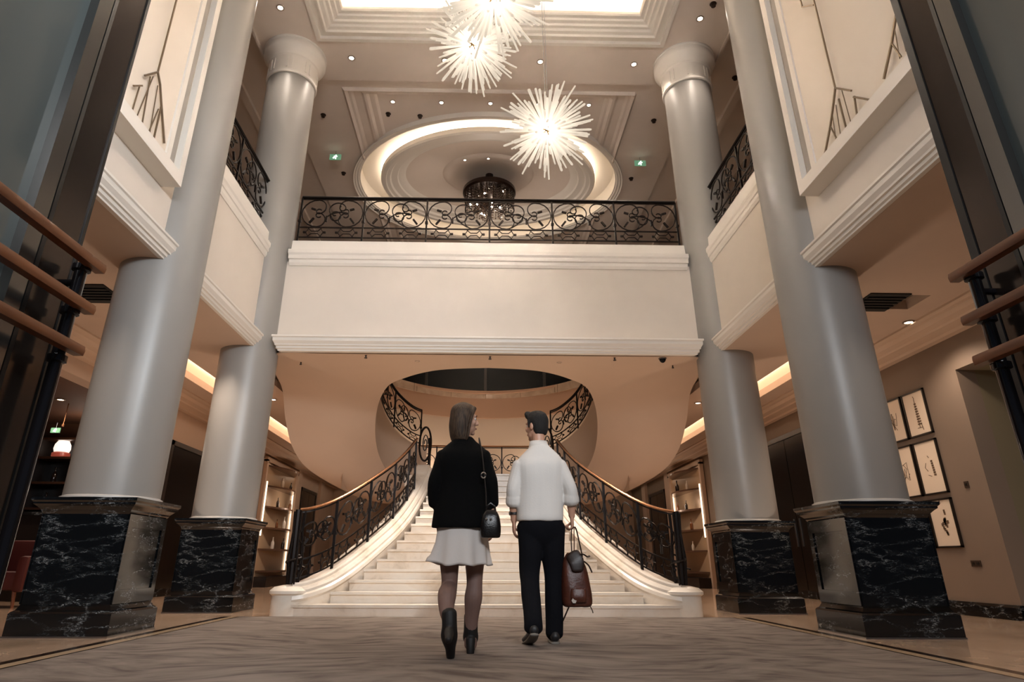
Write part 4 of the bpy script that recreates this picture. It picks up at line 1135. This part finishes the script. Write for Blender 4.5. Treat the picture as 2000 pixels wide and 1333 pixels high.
def face_details(t, body, c, ang, s=1.0):
    mb = MB()
    for q in (-1, 1): mb.sphere(rot2(c, (q*.030*s, .079*s, .008*s), ang), .0125*s, 12, 8)
    mb.build('eye', mat('eye_white', '#d8d0c8', .2), body, smooth=True)
    mb = MB()
    for q in (-1, 1): mb.sphere(rot2(c, (q*.030*s, .0885*s, .008*s), ang), .0062*s, 10, 6)
    mb.build('iris', mat('eye_dark', '#2a1b12', .15), body, smooth=True)
    mb = MB()
    for q in (-1, 1): mb.tube([rot2(c, (q*.014*s, .096*s, .026*s), ang), rot2(c, (q*.03*s, .095*s, .033*s), ang), rot2(c, (q*.047*s, .083*s, .028*s), ang)], [.003, .004, .002], 6)
    mb.build('eyebrow', mat('brow_dark', '#33261d', .8), body)
    mb = MB(); mb.tube([rot2(c, (-.022*s, .093*s, -.062*s), ang), rot2(c, (0, .102*s, -.063*s), ang), rot2(c, (.022*s, .093*s, -.062*s), ang)], [.003, .006, .003], 8)
    mb.build('lips', mat('lip_rose', '#9a5a50', .45), body, smooth=True)

def woman():
    X, Y = -.225, 4.72
    t = thing('person', 'woman in black jacket, white skirt and black ankle boots, walking away', 'person', (X, Y, 0))
    HC = (X-.005, Y+.01, 1.60); HA = -1.22
    b = Blob()
    head(b, HC, HA, .98)
    b.chain([(X, Y-.01, 1.40, .055, .055), (X, Y, 1.47, .046, .048), (X, Y+.005, 1.54, .048, .052)])
    b.loft([(X, Y, .80, .14, .10), (X, Y, .90, .165, .115), (X, Y, 1.02, .13, .095), (X, Y, 1.12, .125, .09), (X, Y, 1.25, .15, .105), (X, Y-.01, 1.34, .14, .08), (X, Y-.01, 1.40, .08, .055)])
    # legs
    lk, la = (X-.082, 4.73, .47), (X-.062, 4.475, .205)
    rk, ra = (X+.092, 4.80, .47), (X+.07, 4.86, .115)
    b.chain([(X-.085, Y, .86, .085, .095), (X-.095, Y+.01, .68, .072, .08), (lk[0], lk[1], lk[2]+.05, .054, .058), (lk[0], lk[1]-.005, lk[2]-.03, .05, .053), (lk[0]-.008, lk[1]-.115, .385, .055, .058), (lk[0]-.006, lk[1]-.175, .31, .042, .045)], ref=(1, 0, 0))
    b.chain([(X+.085, Y, .86, .085, .095), (X+.085, Y+.03, .68, .072, .08), (rk[0], rk[1], rk[2]+.05, .056, .06), (rk[0], rk[1], rk[2]-.04, .05, .054), (rk[0]-.006, rk[1]-.005, .36, .056, .062), (rk[0]-.015, rk[1]+.02, .285, .044, .046)], ref=(1, 0, 0))
    # arms
    for q, sh, el, wr in ((-1, (X-.14, Y-.01, 1.32), (X-.19, Y-.035, 1.10), (X-.175, Y+.05, .875)), (1, (X+.14, Y-.01, 1.32), (X+.19, Y-.04, 1.10), (X+.215, Y+.02, .875))):
        m_ = [(a+c)/2 for a, c in zip(sh, el)]
        b.chain([(*sh, .043), (*m_, .04), (*el, .036), (*[(a*2+c)/3 for a, c in zip(el, wr)], .038), (*[(a+c*3)/4 for a, c in zip(el, wr)], .029), (*wr, .024)])
        hand(b, wr, el, q, (-q, .2, 0), .45)
    body = b.fuse('body', SKINW, t, .006, 5)
    face_details(t, body, HC, HA, .98)
    # bob haircut, open on the face side
    h = Blob(); i0 = len(h.v); x, y, z = HC
    h.loft([(x, y-.03, z-.165, .088, .055), (x, y-.034, z-.12, .097, .068), (x, y-.034, z-.05, .099, .078), (x, y-.02, z+.02, .094, .088), (x, y-.008, z+.075, .086, .094), (x, y-.005, z+.11, .064, .075), (x, y-.006, z+.135, .02, .025)], ex=2.1)
    for q in (-1, 1):
        h.chain([(x+q*.05, y+.062, z+.085, .022, .02), (x+q*.08, y+.036, z+.03, .014, .028), (x+q*.09, y+.012, z-.05, .012, .032), (x+q*.086, y+.0, z-.13, .012, .03), (x+q*.08, y-.005, z-.16, .008, .026)], ref=(1, 0, 0))
    h.turn(i0, HC, HA)
    HAIR = mat('bob_hair', '#5a4c41', .6, spec=.3)
    nt = HAIR.node_tree; tc = nt.nodes.new('ShaderNodeTexCoord'); mp = mapping(nt, tc, (60, 60, 3))
    n = N(nt, 'ShaderNodeTexNoise', Scale=3, Detail=4); L(nt, mp.outputs[0], n.inputs['Vector'])
    r = ramp(nt, [(.35, '#2b2019'), (.65, '#574536')]); L(nt, n.outputs['Fac'], r.inputs['Fac']); L(nt, r.outputs['Color'], nt.nodes['Principled BSDF'].inputs['Base Color'])
    bp = N(nt, 'ShaderNodeBump', Strength=.6, Distance=.006); L(nt, n.outputs['Fac'], bp.inputs['Height']); L(nt, bp.outputs['Normal'], nt.nodes['Principled BSDF'].inputs['Normal'])
    h.fuse('hair', HAIR, t, .006, 3)
    # jacket
    j = Blob()
    j.loft([(X, Y-.005, .815, .222, .15), (X, Y-.005, .83, .222, .15), (X, Y, .92, .212, .145), (X, Y, 1.02, .196, .132), (X, Y, 1.12, .188, .125), (X, Y-.005, 1.24, .192, .13), (X, Y-.012, 1.33, .186, .115), (X, Y-.012, 1.385, .150, .09), (X, Y-.008, 1.43, .095, .072), (X, Y-.003, 1.465, .062, .06)], ex=2.4)
    for q, sh, el, wr in ((-1, (X-.142, Y-.01, 1.325), (X-.20, Y-.035, 1.12), (X-.198, Y+.0, .985)), (1, (X+.142, Y-.01, 1.325), (X+.20, Y-.04, 1.12), (X+.212, Y-.01, .985))):
        m_ = [(a+c)/2 for a, c in zip(sh, el)]
        j.chain([(*sh, .062, .07), (*m_, .058, .064), (*el, .055, .06), (*wr, .052, .056)])
    j.fuse('jacket', mat('black_wool', '#070708', .9, spec=.15, bump=.2, bscale=260), t, .008, 6, .006, 11)
    tg = Blob()
    for hp, kn, an, mid in (((X-.085, Y, .84), lk, la, ((lk[0]-.008, lk[1]-.115, .385), (lk[0]-.006, lk[1]-.18, .30))), ((X+.085, Y, .84), rk, ra, ((rk[0]-.006, rk[1]-.005, .36), (rk[0]-.015, rk[1]+.03, .25)))):
        tg.chain([(*hp, .088, .098), (hp[0]-.005*(1 if hp[0] < X else -1), Y+(.01 if hp[0] < X else .03), .68, .075, .083), (kn[0], kn[1], kn[2]+.05, .058, .062), (kn[0], kn[1]-.005, kn[2]-.035, .053, .057), (*mid[0], .059, .064), (*mid[1], .048, .051), (an[0], an[1], an[2]+.02, .038, .043), (an[0], an[1], an[2]-.02, .039, .045), (an[0], an[1]+.01, an[2]-.06, .038, .045)], ref=(1, 0, 0))
    tg.fuse('tights', mat('sheer_tights', '#7d6259', .6, var=.06, vscale=5), t, .006, 4)
    # skirt with soft folds
    mb = MB(); n = 96; rg = []
    prof = [(.86, .160, .115, 0), (.80, .176, .13, .004), (.72, .186, .142, .007), (.64, .194, .15, .010), (.585, .202, .156, .014), (.57, .205, .158, .016), (.572, .198, .152, .016), (.66, .18, .135, .008), (.84, .15, .10, 0)]
    for z, rx, ry, am in prof:
        r = []
        for i in range(n):
            a = 2*PI*i/n; f = am*(math.sin(a*9+.7)+.6*math.sin(a*5+2)); lift = .035*max(0, math.cos(a-PI*1.02))**6 * (1 if z < .62 else 0)
            fl = .05*max(0, math.cos(a-PI*1.02))**5*max(0, (.72-z)/.15)
            r.append((X-.005+(rx+f+fl)*math.cos(a), Y+(ry+f*.7)*math.sin(a), z+lift+.006*math.sin(a*7)*(1 if z < .6 else 0)))
        rg.append(r)
    mb.rings(rg); mb.build('skirt', mat('white_skirt', '#ded6d0', .8, bump=.08, bscale=120), t, smooth='all')
    # ankle boots
    BOOT = mat('black_suede', '#100d0c', .6)
    for nm, an, toe in (('boot', la, (X-.055, 4.60, .032)), ('boot', ra, (X+.075, 5.035, .036))):
        k_ = Blob(); a = Vector(an); tv = Vector(toe); f = (tv-a)
        up = Vector((0, 0, 1)) if nm == 'x' else None
        if an is la:
            heel = a+Vector((.0, -.075, -.035))
            k_.chain([(*(a+Vector((-.004, .012, .075))), .046, .05), (*a, .044, .05), (*(a+Vector((0, .015, -.06))), .042, .055), (*(a.lerp(tv, .75)+Vector((0, -.01, .006))), .044, .036), (*tv, .046, .03), (*(tv+Vector((0, .05, -.002))), .034, .022)], ref=(1, 0, 0))
            k_.chain([(*(a+Vector((0, -.03, -.03))), .036, .032), (*(a+Vector((0, -.062, -.045))), .03, .028), (*(heel+Vector((0, -.028, -.035))), .023, .023)], ref=(1, 0, 0))
        else:
            k_.chain([(a.x+.002, a.y-.006, .238, .047, .051), (a.x, a.y, .15, .044, .05), (a.x, a.y+.02, .10, .043, .055), (a.x+.002, a.y+.09, .065, .043, .036), (tv.x, tv.y-.04, .036, .045, .03), (tv.x, tv.y+.02, .03, .034, .024)], ref=(1, 0, 0))
            k_.chain([(a.x, a.y-.018, .09, .036, .036), (a.x, a.y-.03, .05, .03, .03), (a.x, a.y-.034, .012, .027, .027)], ref=(1, 0, 0))
        k_.fuse('boot', BOOT, t, .005, 3)
    # handbag with strap over the right shoulder
    g = thing('handbag', 'small black leather shoulder bag hanging at the woman\'s right hip', 'handbag', (X+.215, Y-.05, .84))
    LEA = mat('black_leather', '#120f0f', .28, bump=.15, bscale=120)
    q = Blob(); bx, by = X+.200, Y-.155
    q.loft([(bx, by, .745, .05, .03), (bx, by, .755, .068, .04), (bx, by, .82, .072, .044), (bx, by, .89, .06, .034), (bx, by, .93, .036, .014)], ex=3)
    q.fuse('bag_body', LEA, g, .005, 3)
    mb = MB(); mb.tube([(bx-.035, by, .91), (bx-.03, by-.01, .95), (bx, by-.012, .975), (bx+.03, by-.01, .95), (bx+.035, by, .91)], .007, 8); mb.build('handle', LEA, g, smooth=True)
    mb = MB(); sp_ = spline([(bx-.03, by, .92), (X+.165, Y-.175, 1.05), (X+.150, Y-.158, 1.2), (X+.135, Y-.142, 1.33), (X+.118, Y-.09, 1.428), (X+.112, Y-.005, 1.452), (X+.118, Y+.09, 1.41), (X+.14, Y+.15, 1.25), (X+.19, Y+.17, 1.05), (bx+.0, Y+.05, .95), (bx+.02, by+.02, .92)], 6)
    mb.tube(sp_, .0085, 8, flat=(1, .5)); mb.build('shoulder_strap', mat('strap_grey', '#3a3431', .45), g, smooth=True)
    mb = MB(); mb.tube([(X+.148+.016*math.cos(a), Y-.172, 1.165+.02*math.sin(a)) for a in [i*PI/7 for i in range(14)]], .005, 6, closed=True); mb.build('buckle', mat('chrome', '#d8d8d8', .15, metal=1), g, smooth=True)
    mb = MB()
    for dx in (-.03, .0): mb.sphere((bx+dx, by-.046, .865), .009, 8, 6)
    mb.build('stud', MATS['chrome'], g, smooth=True)
woman()

def man():
    X, Y = .405, 5.42
    t = thing('person', 'man in white rolled sleeve shirt and dark trousers, walking away', 'person', (X, Y, 0))
    HC = (X-.015, Y+.02, 1.70); HA = .75
    b = Blob(); head(b, HC, HA, 1.04, True)
    b.chain([(X, Y-.005, 1.46, .058, .056), (X-.003, Y, 1.54, .054, .056), (X-.008, Y+.008, 1.63, .056, .06)])
    b.loft([(X, Y, .82, .15, .11), (X, Y, .92, .168, .115), (X, Y, 1.05, .155, .11), (X, Y, 1.2, .165, .115), (X, Y-.01, 1.34, .17, .105), (X, Y-.012, 1.41, .14, .08), (X, Y-.008, 1.46, .07, .05)])
    LE = ((X-.165, Y-.015, 1.365), (X-.225, Y-.03, 1.15), (X-.222, Y+.03, .915)); RE = ((X+.165, Y-.015, 1.365), (X+.252, Y-.04, 1.15), (X+.258, Y+.0, .95))
    for q, (sh, el, wr) in ((-1, LE), (1, RE)):
        m_ = [(a+c)/2 for a, c in zip(sh, el)]
        b.chain([(*sh, .05), (*m_, .047), (*el, .043), (*[(a*2+c)/3 for a, c in zip(el, wr)], .045), (*[(a+c*3)/4 for a, c in zip(el, wr)], .033), (*wr, .028)])
        hand(b, wr, el, q, (-q, .15, 0), .45 if q < 0 else 1.15)
    lk, la = (X-.105, 5.40, .50), (X-.095, 5.20, .155); rk, ra = (X+.095, 5.45, .50), (X+.085, 5.42, .09)
    for hp, kn, an in (((X-.09, Y, .9), lk, la), ((X+.09, Y, .9), rk, ra)):
        b.chain([(*hp, .095), (*[(a+c)/2 for a, c in zip(hp, kn)], .08), (*kn, .056), (*[(a*2+c)/3 for a, c in zip(kn, an)], .056), (*an, .038)], ref=(1, 0, 0))
    body = b.fuse('body', SKINM, t, .006, 5)
    face_details(t, body, HC, HA, 1.04)
    h = Blob(); x, y, z = HC; i0 = len(h.v)
    h.loft([(x, y-.045, z-.075, .058, .034), (x, y-.042, z-.03, .074, .055), (x, y-.022, z+.03, .084, .084), (x, y-.008, z+.075, .082, .097), (x, y+.0, z+.115, .065, .08), (x, y, z+.135, .03, .04)])
    h.chain([(x-.05, y+.06, z+.11, .03), (x, y+.088, z+.10, .03), (x+.05, y+.065, z+.1, .026)], ref=(0, 0, 1)); h.chain([(x, y+.085, z+.10, .025), (x-.005, y+.115, z+.095, .014)], sub=1)
    for q in (-1, 1): h.chain([(x+q*.074, y+.02, z+.04, .014, .02), (x+q*.077, y+.02, z-.01, .006, .014)], sub=1)
    h.turn(i0, HC, HA)
    h.fuse('hair', mat('short_hair', '#120d0a', .85, bump=.5, bscale=160), t, .006, 3, .003, 60)
    # shirt
    j = Blob()
    j.loft([(X-.01, Y-.005, .905, .188, .13), (X-.008, Y-.005, .935, .194, .136), (X-.005, Y, 1.02, .196, .136), (X, Y, 1.15, .196, .135), (X, Y-.005, 1.28, .204, .14), (X, Y-.012, 1.36, .208, .13), (X, Y-.015, 1.425, .178, .105), (X, Y-.012, 1.475, .128, .092), (X, Y-.008, 1.515, .084, .08), (X, Y-.006, 1.535, .074, .072)], ex=2.4)
    for q, (sh, el, wr) in ((-1, LE), (1, RE)):
        m_ = [(a+c)/2 for a, c in zip(sh, el)]; e2 = [a+(c-a)*.36 for a, c in zip(el, wr)]
        j.chain([(sh[0], sh[1], sh[2]-.01, .07, .08), (*m_, .066, .072), (*el, .062, .068), (*e2, .062, .068)])
        c0 = [a+(c-a)*.25 for a, c in zip(el, wr)]; c1 = [a+(c-a)*.40 for a, c in zip(el, wr)]
        j.chain([(*c0, .070, .074), (*c1, .074, .076)], sub=1)
    sh_o = j.fuse('shirt', mat('white_cotton', '#cac4be', .8, bump=.1, bscale=90), t, .007, 5, .009, 9)
    mb = MB(); mb.rings([[(X-.006+r_*math.cos(a), Y-.002+r_*.95*math.sin(a), z) for a in [2*PI*i/32 for i in range(32)]] for r_, z in ((.066, 1.50), (.068, 1.56), (.074, 1.565), (.082, 1.53), (.088, 1.505))], cap=False)
    mb.build('collar', MATS['white_cotton'], sh_o, smooth='all')
    # trousers
    p = Blob()
    p.loft([(X, Y, .70, .10, .05), (X, Y, .76, .165, .09), (X, Y, .82, .182, .115), (X, Y, .88, .183, .13), (X, Y, .96, .175, .125)], ex=2.5)
    for hp, kn, an, e in (((X-.09, Y, .86), lk, la, .055), ((X+.09, Y, .86), rk, ra, .035)):
        p.chain([(*hp, .098, .115), (hp[0], (hp[1]+kn[1])/2, .68, .086, .098), (*kn, .07, .08), (*[(a+c)/2 for a, c in zip(kn, an)], .066, .074), (an[0], an[1], an[2]+e*.3, .06, .07), (an[0], an[1]+.0, an[2]-e*.35, .061, .072)], ref=(1, 0, 0))
    p.fuse('trousers', mat('navy_cloth', '#0b0b10', .9, spec=.15, bump=.15, bscale=200), t, .007, 12, .006, 12)
    SH = mat('dark_sneaker', '#1c1a1b', .5); SO = mat('sneaker_sole', '#6e675f', .6)
    # planted right shoe
    k_ = Blob(); k_.chain([(ra[0], ra[1]-.045, .05, .034, .035), (ra[0], ra[1]-.01, .07, .04, .045), (ra[0], ra[1]+.09, .055, .043, .035), (ra[0]+.004, ra[1]+.17, .04, .044, .025), (ra[0]+.004, ra[1]+.205, .034, .032, .018)], ref=(0, 0, 1)); s_ = k_.fuse('shoe', SH, t, .005, 2)
    k_ = Blob(); k_.chain([(ra[0], ra[1]-.05, .014, .012, .036), (ra[0], ra[1]+.06, .014, .012, .042), (ra[0]+.004, ra[1]+.2, .014, .012, .036)], ref=(1, 0, 0)); k_.fuse('sole', SO, s_, .004, 1)
    # trailing left shoe, heel raised
    hx, hy = la[0], la[1]; tx, ty = la[0]-.035, la[1]+.20
    k_ = Blob(); k_.chain([(hx, hy-.055, .125, .034, .034), (hx, hy-.01, .12, .042, .045), (hx-.012, hy+.09, .07, .044, .036), (tx, ty-.02, .04, .044, .026), (tx-.003, ty+.03, .034, .034, .018)], ref=(0, 0, 1)); s_ = k_.fuse('shoe', SH, t, .005, 2)
    k_ = Blob(); k_.chain([(hx, hy-.075, .095, .012, .036), (hx-.012, hy+.06, .045, .012, .042), (tx, ty-.02, .014, .012, .042), (tx-.003, ty+.035, .014, .012, .034)], ref=(1, 0, 0)); k_.fuse('sole', SO, s_, .004, 1)
    # watch
    wr = Vector(LE[2])+Vector((0, -.012, .055)); mb = MB()
    mb.lathe([(.036, -.012), (.0385, -.010), (.0385, .010), (.036, .012)], tuple(wr), 24); wa = mb.build('wrist_watch', mat('watch_strap', '#17110e', .5), t, smooth=.6)
    mb = MB(); mb.sphere((wr.x-.036, wr.y-.006, wr.z), (.008, .018, .018), 12, 8); mb.build('watch_case', STEEL, wa, smooth=True)
    # backpack hanging from the right hand
    gx, gy, gz = X+.278, Y-.01, .84
    g = thing('backpack', 'brown leather backpack dangling by its straps from the man\'s right hand', 'backpack', (gx+.02, gy, .25))
    BR = mat('brown_leather', '#4a2418', .42, bump=.25, bscale=60, var=.25, vscale=14); BD = mat('dark_leather', '#21120d', .45)
    bx, by = gx-.005, gy
    q = Blob(); q.loft([(bx, by, .265, .09, .06), (bx, by, .285, .118, .08), (bx-.002, by, .36, .122, .085), (bx-.012, by, .48, .108, .078), (bx-.02, by, .58, .09, .062), (bx-.03, by, .64, .055, .04), (bx-.035, by, .665, .03, .02)], ex=2.8)
    bd = q.fuse('bag_body', BR, g, .006, 3, .008, 14)
    q = Blob(); q.chain([(bx-.03, by-.055, .65, .06, .02), (bx-.005, by-.082, .60, .062, .014), (bx+.0, by-.088, .54, .05, .012)], ref=(0, 1, 0)); q.fuse('flap', BD, bd, .005, 2)
    q = Blob(); q.loft([(bx, by-.07, .30, .06, .03), (bx, by-.078, .34, .066, .036), (bx, by-.072, .40, .06, .03)], ex=3); q.fuse('front_pocket', BR, bd, .005, 2)
    for i, pts in enumerate(([(bx+.0, by-.06, .635), (bx+.045, by-.07, .655), (bx+.085, by-.06, .635), (bx+.105, by-.055, .64)], [(bx+.055, by-.075, .60), (bx+.09, by-.08, .57), (bx+.115, by-.07, .52)], [(bx+.085, by-.04, .285), (bx+.105, by-.045, .25), (bx+.112, by-.045, .225)], [(bx-.07, by-.04, .275), (bx-.1, by-.05, .22), (bx-.125, by-.05, .17)])):
        mb = MB(); mb.tube(spline(pts, 4), .017 if i < 2 else .011, 8, flat=(1, .35)); mb.build('strap_end', BD, bd, smooth=True)
    mb = MB(); mb.tube(spline([(gx-.03, by+.02, .63), (gx-.035, gy, .75), (gx-.028, gy-.005, .84), (gx-.01, gy, .862), (gx+.01, gy, .845), (gx+.03, gy-.01, .74), (gx+.05, by-.01, .635)], 6), .011, 8, flat=(1, .4)); mb.build('carry_strap', BD, bd, smooth=True)
    mb = MB(); mb.tube(spline([(gx-.02, by-.03, .64), (gx-.015, gy-.03, .74), (gx-.01, gy-.02, .845), (gx+.0, gy-.01, .86)], 6), .010, 8, flat=(1, .4)); mb.build('carry_strap', BR, bd, smooth=True)
    mb = MB(); mb.rings([[(bx-.04+.02*math.cos(a), by-.095-e, .315+.02*math.sin(a)) for a in [i*PI/3 for i in range(6)]] for e in (0, .012)]); mb.build('tag', mat('bag_tag', '#b9ada2', .4), bd)
man()
